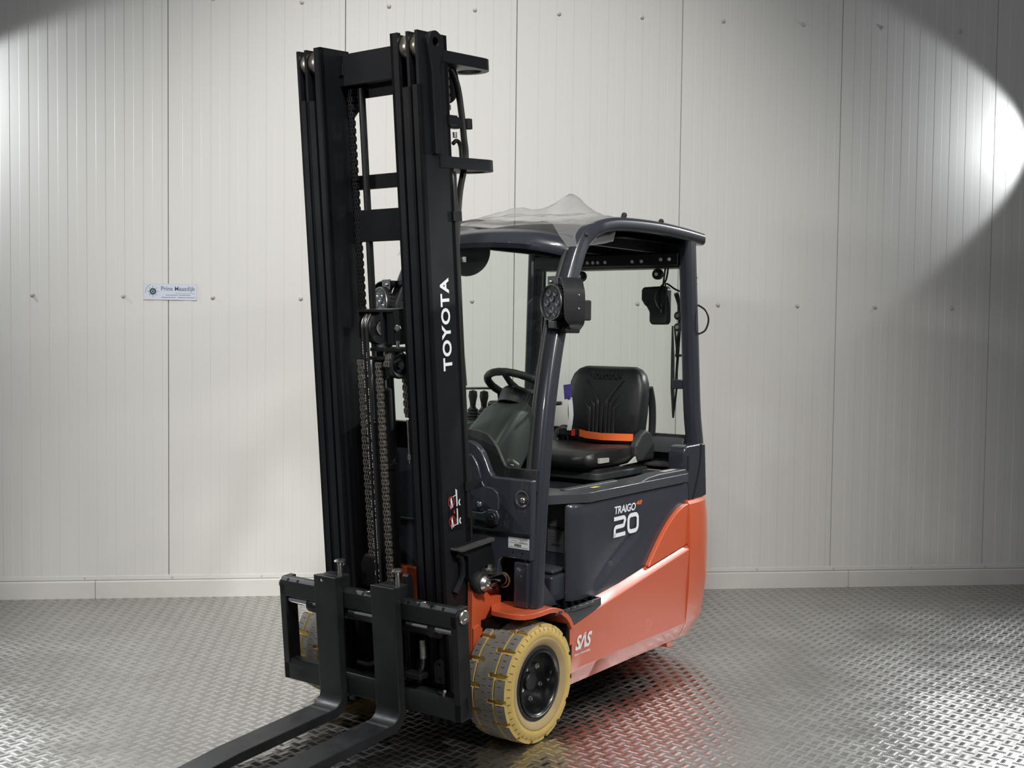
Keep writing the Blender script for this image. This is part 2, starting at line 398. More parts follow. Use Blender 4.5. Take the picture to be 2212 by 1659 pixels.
# sticker on the wall: built flat on the ribs
SX0, SX1, SZ0, SZ1 = -1.300, -1.003, 1.722, 1.815
sg = obj('wall_sticker', MB().prism(rrect(SX0, SX1, SZ0, SZ1, 0.006), 'y', -0.0045, -0.0030), 'sign_blue', smooth=0,
         label='pale blue printed sticker with gear logo on the white wall', cat='sticker')
so = (SX0, -0.0045, SZ0); sxd = (1, 0, 0); szd = (0, 0, 1)
fr = MB()
for p in (rrect(0, .297, 0, .002, .0009), rrect(0, .297, .091, .093, .0009), rrect(0, .002, 0, .093, .0009), rrect(.295, .297, 0, .093, .0009)): flat_poly(p, so, sxd, szd, .0004, fr)
obj('border', fr, 'label_silver', sg, smooth=0)
gm = MB(); flat_ring(.052, .048, .019, .009, so, sxd, szd, .0004, gm); obj('gear_ring', gm, 'sign_green', sg, smooth=0)
gm = MB(); flat_ring(.052, .048, .0065, .0001, so, sxd, szd, .0004, gm); obj('gear_hub', gm, 'sign_green', sg, smooth=0)
gm = MB()
for k in range(8):
    a = k*PI/4; c, s_ = math.cos(a), math.sin(a)
    flat_poly([(.052+c*.031-s_*0, .048+s_*.031), (.052+c*.024-s_*.004, .048+s_*.024+c*.004), (.052+c*.024+s_*.004, .048+s_*.024-c*.004)], so, sxd, szd, .0004, gm)
flat_ring(.052, .048, .041, .039, so, sxd, szd, .0004, gm, a0=PI*.60, a1=PI*1.08)
obj('gear_teeth', gm, 'sign_ink', sg, smooth=0)
obj('lettering', lettering('Prins Maasdijk', (SX0+.098, -.0045, SZ0+.045), sxd, szd, .190, .033, bold=.012), 'sign_ink', sg, smooth=0)
gm = MB(); flat_poly([(.175, .0375), (.287, .0375), (.287, .0388), (.175, .0388)], so, sxd, szd, .0004, gm)
for x0_, x1_, z_ in ((.125, .190, .026), (.197, .262, .026), (.10, .180, .013), (.192, .288, .013)):
    x = x0_
    while x < x1_:
        d = random.uniform(.004, .010); flat_poly([(x, z_), (min(x+d, x1_), z_), (min(x+d, x1_), z_+.0035), (x, z_+.0035)], so, sxd, szd, .0004, gm); x += d+.0018
obj('small_print', gm, 'sign_ink', sg, smooth=0)
# ================================================================== THE FORKLIFT
TH = -2.317584; TAU = 0.07327
truck = empty('forklift', (0.239767, -2.207049, 0.0), TH, 'orange and dark grey electric forklift with tall black mast', 'forklift')
ct, st = math.cos(TAU), math.sin(TAU)
def MT(p):        # mast frame -> truck frame (mast tipped forward)
    x, y, z = p
    y = y - 0.0115*z + 0.0095
    return Vector((ct*x + st*z + 0.20, y, -st*x + ct*z + 0.25))
def part(name, mb, mats, parent=None, bevel=0.0, mast=False, **kw):
    if mast: mb.xf(MT)
    return obj(name, mb, mats, parent or truck, bevel, **kw)
# ---------------------------------------------------------------- chassis
zr = lambda x: 0.406 + (-0.22 - x)*(0.569-0.406)/1.011
def side_panel():
    xs = [-0.215, -0.27, -0.33, -0.44, -0.452, -0.454, -0.6, -0.8, -1.0, -1.15, -1.229]
    rings = []
    for x in xs:
        y = 0.5405 if x > -0.453 else 0.539; yb = y - .016
        z1 = zr(x); r = [(0.44, .136), (.478, .136), (.486, .139), (yb-.004, .208), (yb, .216), (yb+.016*(.28-.216)/(z1-.216), .28), (y-.002, z1-.05), (y, z1-.006), (y-.004, z1), (.508, z1+.028), (.500, z1+.034), (.44, z1+.036)]
        out = []
        for yy, zz in r:
            dx = 0
            if x == xs[0]: dx = -0.030*max(0, (0.40-zz)/0.24)**1.0
            out.append((x+dx, yy, zz))
        rings.append(out)
    return MB().loft(rings)
for s in (1, -1):
    m = side_panel()
    if s < 0: m.xf(lambda p: Vector((p[0], -p[1], p[2])))
    o = part('side_skirt', m, 'orange', smooth=22)
    if s > 0: skirt = o
def upper_fender():
    pts = smoothpath([(-.868, 0, .545), (-.93, 0, .605), (-1.0, 0, .668), (-1.067, 0, .716), (-1.13, 0, .750), (-1.20, 0, .772), (-1.236, 0, .776)], 4)
    poly = [(p.x, p.z) for p in pts] + [(-1.236, .60), (-1.236, zr(-1.236)+.018), (-.868, zr(-.868)+.024)]
    return poly
uf = upper_fender()
for s in (1, -1): part('upper_fender', MB().prism(uf, 'y', s*.40, s*.529), 'orange', bevel=.012, segs=3)
def cw_plan(inset, x_front=-1.233):
    pts = []; hw = .54 - inset
    pts += [(x_front, hw), (-1.29, hw), (-1.33, hw)]
    for i in range(1, 13):
        t = i/12; a = PI/2 + (PI/2)*t; rr = .35 - inset*(1+1.1*min(1, t*2)); pts.append((-1.33 + rr*math.cos(a), .19 + rr*math.sin(a)))
    pts.append((pts[-1][0], .1)); pts.append((pts[-1][0], 0))
    return pts + [(x, -y) for x, y in reversed(pts[:-1])]
lv = [(.137, .060), (.141, .053), (.208, .0205), (.216, .0165), (.30, .009), (.40, 0.001), (.6, 0), (.70, .003), (.772, .008), (.786, .018)]
part('counterweight', MB().loft([[(x, y, z) for x, y in cw_plan(i)] for z, i in lv]), 'orange', smooth=22)
part('underbody', MB().box(-1.30, .10, -.43, .43, .14, .46), 'deep_black')
part('front_chassis', MB().box(-.06, .03, -.31, .31, .30, .60), 'orange', bevel=.004)
for s in (1, -1):
    # orange axle bracket plate
    poly = [(.155, .30), (.155, .612), (.147, .622), (.092, .622), (.080, .600), (.068, .565), (.035, .540), (-.03, .533), (-.03, .47), (.03, .46), (.06, .43), (.07, .30)]
    part('axle_bracket', MB().prism(poly, 'y', s*.316, s*.340, holes=[circ(.122, .595, .007, 10)]), 'orange', bevel=.003)
    part('bracket_lug', MB().prism([(.155, .31), (.155, .44), (.125, .45), (.10, .43), (.095, .31)], 'y', s*.340, s*.350), 'orange', bevel=.003)
    # mudguard: thick plate over the tyre, curling down behind it
    top = [(.114, .508), (.104, .508), (.085, .507), (.055, .506), (.0, .506), (-.06, .507), (-.10, .502), (-.145, .487), (-.185, .462), (-.212, .435), (-.232, .405)]
    edge = [(.410, .500), (.392, .522), (.378, .538), (.355, .549), (.31, .552)] + [(.30, .552)]*6
    rings = []; nn_ = len(top)-1
    for i, (x, z) in enumerate(top):
        t = Vector((top[min(i+1, nn_)][0]-top[max(i-1, 0)][0], top[min(i+1, nn_)][1]-top[max(i-1, 0)][1])).normalized(); n = Vector((-t.y, t.x)); n = n if n.y > 0 else -n
        y0, y1 = s*edge[i][0], s*edge[i][1]
        b = (x-n.x*.020, z-n.y*.020)
        rings.append([(x, y0, z), (x, y1, z), (b[0], y1, b[1]), (b[0], y0, b[1])])
    part('mudguard', MB().loft(rings), 'orange', bevel=.003, smooth=40)
    part('arch_liner', MB().box(-.24, -.20, s*.32, s*.535, .19, .42), 'deep_black')
    # step
    step = [(-.095, .462), (-.105, .545), (-.26, .560), (-.365, .560), (-.425, .540), (-.44, .505), (-.44, .44), (-.13, .44)]
    step = [(x, s*y) for x, y in step]
    st_o = part('step', MB().prism([(x, y) for x, y in step], 'z', .468, .482), 'slate_matt', bevel=.004)
    base = MB().prism([(-.16, .482), (-.44, .482), (-.44, .448), (-.25, .41), (-.225, .41)], 'y', s*.44, s*.548)
    part('step_side', base, 'slate_matt', st_o, bevel=.004)
    sl_ = MB()
    for r in range(5):
        for c in range(6):
            x = -.145-.05*c-(r % 2)*.02; y = .462+.019*r
            if x > -.43: sl_.box(x-.011, x+.011, s*(y-.0035), s*(y+.0035), .4822, .4826)
    part('grip_slots', sl_, 'deep_black', st_o, smooth=0)
    ed = MB()
    for c in range(7): ed.box(-.135-.042*c, -.115-.042*c, s*.553, s*.559, .476, .4845)
    part('grip_teeth', ed, 'slate_matt', st_o)
    # gusset and foot of the front pillar
    part('pillar_gusset', MB().prism([(-.07, .62), (-.19, .49), (-.07, .49)], 'y', s*.485, s*.497), 'pillar_slate', bevel=.002)
    part('pillar_foot', MB().box(-.045, .012, s*.428, s*.492, .508, .682), 'pillar_slate', bevel=.006)
part('rear_axle_foot', MB().prism([(-1.13, .14), (-1.20, .14), (-1.19, .112), (-1.14, .112)], 'y', .40, .48), 'orange')
# SAS lettering on the skirt
X_ = (-1, 0, 0); Z_ = (0, 0, 1)
part('safety_lettering', lettering('S\u039bS', (-.268, .5322, .292), X_, (0, .100, 1), .118, .066, bold=.035, shear=.22, spacing=.95), 'decal_white', skirt, smooth=0)
part('safety_small_print', lettering('System of Active Stability', (-.268, .5302, .268), X_, (0, .0768, 1), .118, .013, bold=.01), 'decal_white', skirt, smooth=0)
# ---------------------------------------------------------------- wheels
def wheel(name, s, detailed=True):
    """s=+1: outer face towards +y"""
    yc = .455; 
    def Y(t): return s*t
    ty = MB()
    pr = [(.118, .375), (.150, .362), (.190, .360), (.2145, .366), (.2145, .545), (.207, .551), (.195, .5555), (.184, .5565), (.176, .553)]
    ty.lathe([(r, t) for r, t in pr], (0, 0, .2295), (0, s, 0), 72)
    o = part(name, ty, 'tyre_yellow', smooth=50)
    lip = MB().lathe([(.176, .553), (.174, .5552), (.168, .555), (.158, .5515), (.150, .547), (.144, .5425)], (0, 0, .2295), (0, s, 0), 72)
    part('sidewall_ring', lip, 'tyre_brown', o, smooth=60)
    rb = MB().lathe([(.144, .5425), (.140, .5445), (.130, .5455), (.126, .543)], (0, 0, .2295), (0, s, 0), 64)
    part('tyre_bead', rb, 'rubber', o, smooth=60)
    ri = MB().lathe([(.127, .542), (.127, .5495), (.121, .5515), (.116, .548), (.113, .540), (.111, .525), (.109, .512), (.107, .497), (.0005, .497)], (0, 0, .2295), (0, s, 0), 64)
    part('rim', ri, 'rim_black', o, smooth=40)
    part('hub', MB().lathe([(.035, .497), (.035, .508), (.031, .512), (.0005, .512)], (0, 0, .2295), (0, s, 0), 28), 'satin_black', o)
    for k in range(5):
        a = -math.radians(38) - k*2*PI/5; c = (math.sin(a)*.066, 0, .2295 + math.cos(a)*.066)
        part('wheel_nut', MB().lathe([(.0125, .497), (.0125, .506), (.010, .509), (.0075, .509), (.0065, .514), (.0001, .515)], c, (0, s, 0), 6), 'chrome' if k % 2 else 'zinc', o, smooth=0)
    # tread blocks
    N = 15; tb = MB(); sp = MB()
    def block(y0, y1, a0, a1, r1=.2295, r0=.213, i0=.002, i1=.002, sh0=0, sh1=0):
        n = 4; vs = []
        for i in range(n+1):
            a = a0+(a1-a0)*i/n
            for (yy, rr, da) in ((y0, r0, 0), (y1, r0, 0), (y0+i0, r1-sh0, 0), (y1-i1, r1-sh1, 0)):
                aa = a
                if rr > r0 and i == 0: aa += .008
                if rr > r0 and i == n: aa -= .008
                vs.append((math.sin(aa)*rr, s*yy, .2295+math.cos(aa)*rr))
        for i in range(n):
            b = 4*i; k = len(tb.v)
            tb.add(vs[b:b+8], [(2, 3, 7, 6)], 0); tb.add(vs[b:b+8], [(0, 2, 6, 4), (1, 5, 7, 3)], 1)
        tb.add(vs[0:4], [(0, 1, 3, 2)], 1); tb.add(vs[-4:], [(0, 2, 3, 1)], 1)
    def sipe(y, a, w=.018):
        vs = []
        for da in (-.004, .004):
            for dy in (-w/2, w/2): vs.append((math.sin(a+da)*.2298, s*(y+dy), .2295+math.cos(a+da)*.2298))
        sp.add(vs, [(0, 1, 3, 2)])
    st_ = 2*PI/N
    for k in range(N):
        a = k*st_; b = a + st_/2
        block(.501, .5465, a+.035, a+st_-.035, sh1=.004)          # outer shoulder
        block(.468, .4965, a+.022, a+st_-.022, i0=0)         # outer half of the middle rib
        block(.436, .468, a-.009, a+st_+.009, i0=0, i1=0)
        block(.408, .436, b+.022, b+st_-.022, i1=0)
        block(.3635, .4035, b+.035, b+st_-.035, sh0=.004)
        for q in range(4):
            for y, ph in ((.523, 0), (.482, .05), (.452, .1), (.422, .02), (.384, .08)):
                if random.random() < .75: sipe(y, a + st_*(q+.5)/4 + ph*.3, .016)
    part('tread', tb, ['tread_grey', 'tyre_yellow'], o, smooth=40)
    part('tread_sipes', sp, 'sipe_dark', o, smooth=0)['kind'] = 'stuff'
    # small notches on the sidewall edge
    nt_ = MB()
    for k in range(N*3):
        a = k*2*PI/(N*3)+.05; 
        for r0, r1, t in ((.202, .213, .5545),):
            d = .005
            nt_.add([(math.sin(a-d)*r0, s*(t+.0006), .2295+math.cos(a-d)*r0), (math.sin(a+d)*r0, s*(t+.0006), .2295+math.cos(a+d)*r0), (math.sin(a+d)*r1, s*(t-.0065), .2295+math.cos(a+d)*r1), (math.sin(a-d)*r1, s*(t-.0065), .2295+math.cos(a-d)*r1)], [(0, 1, 2, 3)])
    part('edge_notches', nt_, 'sipe_dark', o, smooth=0)['kind'] = 'stuff'
    return o
wheel('front_wheel', 1); wheel('front_wheel', -1)
part('front_axle', MB().cyl((0, -.37, .2295), (0, .37, .2295), .06, 20), 'satin_black')
rw = MB()
for s in (1, -1): rw.lathe([(.06, s*.02), (.20, s*.02), (.2195, s*.03), (.2195, s*.13), (.20, s*.14), (.06, s*.14)], (-1.46, 0, .2195), (0, 1, 0), 40)
part('rear_wheel', rw, 'rubber')
# ---------------------------------------------------------------- battery hood
def hood():
    # plan outline, rounded front corner; the flank is a grid with the moulded scoop
    zs = [.43, .47, .5, .52, .54, .56, .58, .60, .62, .64, .66, .68, .70, .72, .74, .78, .82, .855, .868, .874]
    front = [(-.40, 0), (-.40, .30), (-.40, .428), (-.395, .440), (-.36, .452), (-.305, .455), (-.292, .460), (-.287, .470), (-.292, .482), (-.306, .493), (-.33, .502), (-.355, .507)]
    xs = np.linspace(-.38, -1.262, 46)
    tip = Vector((-.835, .712)); bot = Vector((-.49, .522)); d = (tip-bot).normalized(); n = Vector((d.y, -d.x))   # n: to the upper front side
    if n.x < 0: n = -n
    L = (tip-bot).length; rings = []
    for iz, z in enumerate(zs):
        ring = []
        ins = 0.0 if z < .86 else (.003 if z < .87 else .009)
        for x, y in front:
            k = 0 if y < .44 else 1
            ring.append((x - ins*.7, max(0, y - ins*k), z))
        for x in xs:
            y = .5095
            q = Vector((x, z)) - bot; al = q.dot(d)/L; di = q.dot(n)
            if -.15 < al < 1.0 and di > 0:
                env = math.sin(PI*min(1, max(0, (al+.15)/1.15)))**.7
                y -= .026*env*math.exp(-di/.07)*min(1, di/.012)
            lo = max(0, (.50-z))*.25
            ring.append((float(x), y-ins-lo, z))
        ring.append((-1.262, 0, z)); rings.append(ring)
    return MB().loft(rings, closed=True, caps=True)
for s in (1, -1):
    m = hood()
    if s < 0: m.xf(lambda p: Vector((p[0], -p[1], p[2])))
    o = part('battery_hood' if s > 0 else 'battery_hood_half', m, 'slate', smooth=40)
    if s > 0: hood_o = o
    else: o.parent = hood_o; o.name = 'flank'
# hood lid: a frame with rolled edges round the seat well
lid_half = [(-.205, .0), (-.205, .40), (-.215, .432), (-.245, .452), (-.345, .506), (-.365, .517), (-.40, .520), (-.8, .520), (-1.24, .520), (-1.262, .50), (-1.265, .0)]
lid_out = lid_half + [(x, -y) for x, y in reversed(lid_half[1:-1])]
lid_o = part('hood_lid', MB().prism(lid_out, 'z', .876, .915, holes=[rrect(-1.235, -.40, -.385, .385, .05)]), 'lid_slate', bevel=.013, segs=4, smooth=50)
part('lid_rail', MB().prism([(-.80, .914), (-.88, .930), (-.97, .936), (-1.235, .936), (-1.25, .925), (-1.25, .90), (-.80, .90)], 'y', .44, .513), 'slate_matt', lid_o, bevel=.008, segs=3)
part('lid_frame', MB().prism(rrect(-.78, -.36, .385, .418, .012), 'z', .913, .9205), 'slate_matt', lid_o, bevel=.004)
part('yellow_label', flat_poly([(0, 0), (.055, 0), (.055, .022), (0, .022)], (-.505, .462, .9163), (-1, 0, 0), (0, -1, 0)), 'label_yellow', lid_o, smooth=0)
part('rail_label', flat_poly([(0, 0), (.12, 0), (.12, .03), (0, .03)], (-1.06, .495, .9362), (-1, 0, 0), (0, -1, 0)), 'seat_silver', lid_o, smooth=0)
yl = .5097
part('model_lettering', lettering('TRAIGO', (-.596, yl, .7985), X_, Z_, .178, .0335, bold=.022, shear=.12, spacing=.95), 'decal_white', hood_o, smooth=0)
part('voltage_lettering', lettering('48', (-.776, yl, .818), X_, Z_, .052, .019, bold=.02, shear=.25), 'decal_orange', hood_o, smooth=0)
# "20" built from strokes
n20 = MB(); O20 = (-.590, yl, .700); S = .0017
def stroke(pts, wd, mb=n20):
    P = [Vector((a*1.14, b)) for a, b in pts]; Lf = []; Rt = []
    for i, p in enumerate(P):
        t = ((P[min(i+1, len(P)-1)]-p).normalized() if i < len(P)-1 else Vector((0, 0))) + ((p-P[i-1]).normalized() if i > 0 else Vector((0, 0))); t.normalize()
        n = Vector((-t.y, t.x))
        if 0 < i < len(P)-1:
            c = n.dot(Vector((-(P[i+1]-p).normalized().y, (P[i+1]-p).normalized().x))); k = 1/max(.5, c)
        else: k = 1
        Lf.append(p+n*wd/2*k); Rt.append(p-n*wd/2*k)
    for i in range(len(P)-1):
        flat_poly([(Lf[i].x, Lf[i].y), (Rt[i].x, Rt[i].y), (Rt[i+1].x, Rt[i+1].y), (Lf[i+1].x, Lf[i+1].y)], O20, X_, Z_, .0007, mb)
def arc(cx, cy, r, a0, a1, n=6): return [(cx+r*math.cos(math.radians(a0+(a1-a0)*i/n)), cy+r*math.sin(math.radians(a0+(a1-a0)*i/n))) for i in range(n+1)]
stroke([(0.002, .079)] + arc(.070, .066, .013, 90, 0) + arc(.070, .050, .006, 0, -60, 3) + [(.060, .0435)] + arc(.022, .030, .0135, 90, 180) + [(.0085, .008), (.0085, .0)], .017)
stroke([(.0, .0085), (.086, .0085)], .017)
r0 = rrect(.108, .178, .010, .080, .020, 6); stroke(r0 + [r0[0]], .018)
part('capacity_lettering', n20, 'decal_white', hood_o, smooth=0)
# recessed front panel of the battery box with two grey plates, and the grey box at the footwell
part('plate_panel', MB().box(-.42, -.330, .10, .448, .46, .874), 'slate', bevel=.003)
pl = MB(); plO = (-.330, .36, 0)
def yz_plate(y0, y1, z0, z1, x): return MB().box(x, x+.0015, y0, y1, z0, z1)
lp1 = part('type_plate', yz_plate(.352, .438, .770, .862, -.330), 'label_grey', smooth=0)
lp2 = part('type_plate', yz_plate(.352, .432, .665, .755, -.330), 'label_grey', smooth=0)
pm_ = MB()
for k in range(5): pm_.box(-.3285, -.3283, .36, .36+random.uniform(.02, .04), .738-.012*k, .7395-.012*k)
pm_.box(-.3285, -.3283, .372, .418, .690, .699)
part('plate_print', pm_, 'ink', lp2, smooth=0)
pm_ = MB()
for k in range(3): pm_.box(-.3285, -.3283, .400, .402+random.uniform(.01, .02), .80-.012*k, .806-.012*k)
part('plate_print', pm_, 'ink', lp1, smooth=0)
part('footwell_box', MB().box(-.33, -.20, .26, .462, .484, .592), 'slate', bevel=.012, segs=3)
part('footwell_pad', MB().box(-.33, -.23, .28, .445, .594, .612), 'slate_matt', bevel=.008)
part('floor_board', MB().box(-.40, -.02, -.44, .44, .455, .478), 'rubber')
# ---------------------------------------------------------------- front cowl
half = [(.0, .56), (.345, .56), (.350, .672), (.365, .690), (.425, .692), (.503, .690), (.503, 1.0), (.335, 1.0), (.312, 1.004), (.298, 1.022), (.282, 1.055), (.262, 1.090), (.235, 1.118), (.20, 1.132), (.0, 1.136)]
cowl_poly = half + [(-y, z) for y, z in reversed(half[1:-1])]
cow = part('front_cowl', MB().prism(cowl_poly, 'x', -.03, .004), 'slate', bevel=.008, segs=3)
fh = [(.0, .95), (.495, .95), (.495, 1.036), (.362, 1.036), (.345, 1.042), (.330, 1.066), (.312, 1.100), (.290, 1.132), (.258, 1.160), (.21, 1.174), (.0, 1.178)]
part('screen_frame', MB().prism(fh + [(-y, z) for y, z in reversed(fh[1:-1])], 'x', -.052, -.034), 'rubber', cow, bevel=.004)
for s in (1, -1):
    inn = [(.20, .86), (.20, 1.085), (.222, 1.076), (.245, 1.045), (.262, 1.000), (.268, .975), (.282, .962), (.325, .955), (.345, .940), (.352, .915), (.352, .875), (.335, .858)]
    part('cowl_relief', MB().prism([(s*y, z) for y, z in inn], 'x', .002, .012), 'slate', cow, bevel=.008, segs=3)
    part('cowl_recess', MB().lathe([(.034, .004), (.030, .0055), (.024, .001), (.0005, .001)], (.004, s*.46, .925), (1, 0, 0), 24), 'slate_matt', cow)
    part('cowl_bolt', MB().lathe([(.011, 0), (.011, .010), (.008, .013), (.0005, .013)], (.005, s*.468, .922), (1, 0, 0), 12), 'zinc', cow)
    part('cowl_bolt', MB().lathe([(.012, 0), (.012, .006), (.008, .010), (.0005, .010)], (.012, s*.262, .888), (1, 0, 0), 12), 'chrome', cow)
    part('cowl_boss', MB().prism([(s*a, b) for a, b in [(.215, .858), (.275, .858), (.31, .875), (.345, .872), (.358, .845), (.345, .815), (.315, .808), (.285, .822), (.215, .825)]], 'x', .002, .016), 'slate', cow, bevel=.006, segs=3)
    part('boss_bolt', MB().lathe([(.022, 0), (.020, .004), (.012, .004), (.010, .010), (.0005, .010)], (.016, s*.322, .842), (1, 0, 0), 14), 'satin_black', cow)
part('cowl_ledge', MB().box(.002, .012, -.50, .50, .786, .797), 'satin_black', cow, bevel=.002)
lb = part('stock_label', MB().box(.0042, .0052, .396, .494, .733, .775), 'label_silver', cow, smooth=0, label='silver stock label printed 49805')
lo_ = (.0052, .396, .733); Yd = (0, 1, 0)
part('label_number', lettering('49805', (.0052, .424, .741), Yd, Z_, .034, .010, bold=.03), 'ink', lb, smooth=0)
lm_ = MB()
for y0, y1, z in ((.006, .092, .0215), (.012, .045, .030), (.052, .090, .034), (.052, .072, .029), (.052, .088, .0245), (.006, .092, .005), (.006, .092, .038)): flat_poly([(y0, z), (y1, z), (y1, z+.0011), (y0, z+.0011)], lo_, Yd, Z_, .0004, lm_)
part('label_rules', lm_, 'ink', lb, smooth=0)
part('cavity_back', MB().box(-.10, -.06, -.43, .43, .47, .76), 'deep_black')
for s in (1, -1):
    for y in (.418, .462):
        part('drill_hole', MB().lathe([(.004, 0), (.0001, .0004)], (.0043, s*y, .717), (1, 0, 0), 10), 'deep_black', cow)
# ---------------------------------------------------------------- overhead guard
def sweep_rect(path, wx, wy, nrm_axis='xz', r=.014, n=3):
    """rounded rectangle swept along a path lying in an x-z plane; wx in-plane width, wy across"""
    P = [Vector(p) for p in path]; rings = []
    for i, p in enumerate(P):
        t = (P[min(i+1, len(P)-1)]-P[max(i-1, 0)]).normalized(); b = Vector((0, 1, 0)); nn = b.cross(t).normalized()
        W = wx[i] if isinstance(wx, list) else wx; H = wy[i] if isinstance(wy, list) else wy
        rings.append([p + nn*u + b*v for u, v in rrect(-W/2, W/2, -H/2, H/2, min(r, W*.45, H*.45), n)])
    return MB().loft(rings)
guard_pts = [(-.040, .490, .507), (-.052, .487, .698), (-.081, .480, .947), (-.127, .468, 1.197), (-.179, .457, 1.398), (-.243, .446, 1.58), (-.317, .438, 1.743), (-.376, .433, 1.856), (-.430, .430, 1.932), (-.501, .430, 1.986), (-.605, .430, 2.016), (-.756, .430, 2.030), (-1.029, .430, 2.036), (-1.283, .430, 2.028), (-1.471, .430, 2.016)]
gp = smoothpath(guard_pts, 5)
for s in (1, -1):
    path = [(p.x, s*p.y, p.z) for p in gp]; n = len(path)
    wx = []; wy = []
    for i in range(n):
        t = i/(n-1); z = path[i][2]; x = path[i][0]
        wx.append(.072 if x > -.50 else .060); wy.append(.058 + .022*min(1, max(0, (-.44-x)/.1)))
    part('guard_rail', sweep_rect(path, wx, wy, r=.020, n=5), 'pillar_slate', smooth=50)
    # dark glazing seal along the pillar
    part('glazing_seal', sweep_rect([(p.x+.030, s*(p.y-.030), p.z) for p in gp if p.z < 1.9 and p.z > .80], .035, .018, r=.006), 'rubber')
    # rear pillar with a shadow groove and a flared foot
    cp = smoothpath([(-1.392, s*.478, .86), (-1.392, s*.472, 1.03), (-1.372, s*.464, 1.20), (-1.365, s*.452, 1.50), (-1.357, s*.440, 1.80), (-1.353, s*.432, 2.0)], 5)
    rp = part('rear_pillar', sweep_rect([tuple(p) for p in cp], .085, .062, r=.022, n=5), 'pillar_slate', smooth=50)
    part('pillar_strip', sweep_rect([(p.x-.052, p.y-.004*s, p.z) for p in cp if p.z > .95], .032, .044, r=.012, n=4), 'pillar_slate', rp, smooth=50)
    ft = smoothpath([(-1.222, 0, .92), (-1.215, 0, 1.0), (-1.225, 0, 1.032), (-1.25, 0, 1.042)], 4)
    foot = [(p.x, p.z) for p in ft] + [(-1.43, 1.042), (-1.452, .79), (-1.30, .773), (-1.265, .80), (-1.255, .86)]
    part('pillar_base', MB().prism(foot, 'y', s*.425, s*.512), 'pillar_slate', rp, bevel=.010, segs=3)
    part('base_groove', sweep_rect([(-1.385, s*.5115, 1.04), (-1.375, s*.5115, .95), (-1.345, s*.5115, .87), (-1.305, s*.5115, .785)], .016, .004, r=.001), 'deep_black', rp)
    part('base_slot', MB().box(-1.262, -1.240, s*.511, s*.5128, .925, .995), 'deep_black', rp, smooth=0)
    for zz in (1.83, 1.80, 1.77, 1.105, 1.08): part('pillar_bolt', MB().sphere((-1.424+.02*(zz < 1.2)-.025*(zz < 1.2), s*.448, zz), .007, 8, 6), 'satin_black', rp)
# roof panel and front header
hdr = smoothpath([(-.391, -.425, 1.890), (-.345, -.355, 1.912), (-.305, -.22, 1.935), (-.292, 0, 1.945), (-.305, .22, 1.935), (-.345, .355, 1.912), (-.391, .425, 1.890)], 5)
rings = []
for p in hdr: rings.append([(p.x+.006, p.y, p.z-.030), (p.x+.014, p.y, p.z-.010), (p.x-.004, p.y, p.z+.022), (p.x-.050, p.y, p.z+.052), (p.x-.080, p.y, p.z+.046), (p.x-.050, p.y, p.z-.020)])
part('roof_header', MB().loft(rings), 'pillar_slate', smooth=50)
rings = []
for i in range(19):
    t = i/18; row = []
    for j in range(17):
        v = -1 + j/8; e = (1-v*v)
        xf = -.440 + .105*e; x = xf + (-1.45 - xf)*t
        z = 1.968 + .055*e*0.6 + .060*min(1, t*3.2) - .008*t
        if abs(v) > .9: z -= .006
        row.append((x, v*.432, z-.012))
    rings.append(row)
rt = MB().loft(rings, closed=False); nb = len(rt.v); rt2 = MB()
rt2.loft([[(x, y, z) for x, y, z in r] for r in rings], closed=False); rt2.loft([[(x, y, z-.03) for x, y, z in r] for r in rings], closed=False)
part('roof_panel', rt2, 'satin_black', smooth=60)
part('rear_header', MB().box(-1.45, -1.33, -.41, .41, 1.875, 2.05), 'satin_black', bevel=.01)
cons = part('header_console', MB().box(-1.33, -1.305, -.41, .41, 1.885, 1.945), 'satin_black', bevel=.006)
for y in (-.09, -.058, -.030, .012, .165, .215, .320, .365):
    part('console_bolt', MB().lathe([(.009, 0), (.008, .004), (.0005, .005)], (-1.305, y, 1.908 if y < .3 else 1.914), (1, 0, 0), 12), 'white_paint', cons)
for k, (x, y) in enumerate(((-.735, .444), (-1.06, .446))):
    part('roof_stud', MB().cyl((x, y, 2.040), (x-.006, y+.004, 2.066), .012, 10).sphere((x-.007, y+.004, 2.068), .0125, 10, 6), 'rubber')
part('roof_stud', MB().sphere((-.425, .458, 1.962), .010, 10, 6), 'rubber')
for y in (-.30, .0, .30): part('roof_crossbar', MB().box(-1.34, -.48, y-.014, y+.014, 1.945, 1.985), 'satin_black')
# glass
gprof = [(.005, .472, .798), (-.010, .468, .897), (-.049, .458, 1.096), (-.095, .448, 1.256), (-.150, .438, 1.418), (-.216, .430, 1.58), (-.286, .424, 1.723), (-.354, .418, 1.847), (-.380, .416, 1.903)]
gl = MB()
gl.loft([[(float(x + .035*(1-v*v)), float(v*h), z) for v in np.linspace(-1, 1, 13)] for x, h, z in gprof], closed=False)
part('windscreen', gl, 'glass', smooth=60)
rg = MB(); rg.loft([[(-1.395+.03*(z-1.06), float(y), z) for y in np.linspace(-.425, .425, 9)] for z in (1.06, 1.3, 1.6, 1.88)], closed=False)
part('rear_window', rg, 'glass', smooth=60)
# rear wall of the cab
rwl = part('rear_wall', MB().box(-1.46, -1.38, -.43, .43, .90, 1.00), 'satin_black', bevel=.006)
part('rear_ledge', MB().prism([(-1.39, 1.0), (-1.39, 1.066), (-1.365, 1.060), (-1.35, 1.035), (-1.345, .99)], 'y', -.43, .43), 'slate_matt', rwl, bevel=.004)
part('rear_shelf', MB().box(-1.39, -1.28, -.43, .43, .930, .945), 'slate_matt', rwl, bevel=.003)
part('window_rubber', MB().box(-1.405, -1.385, -.43, .43, 1.055, 1.078), 'rubber', rwl)
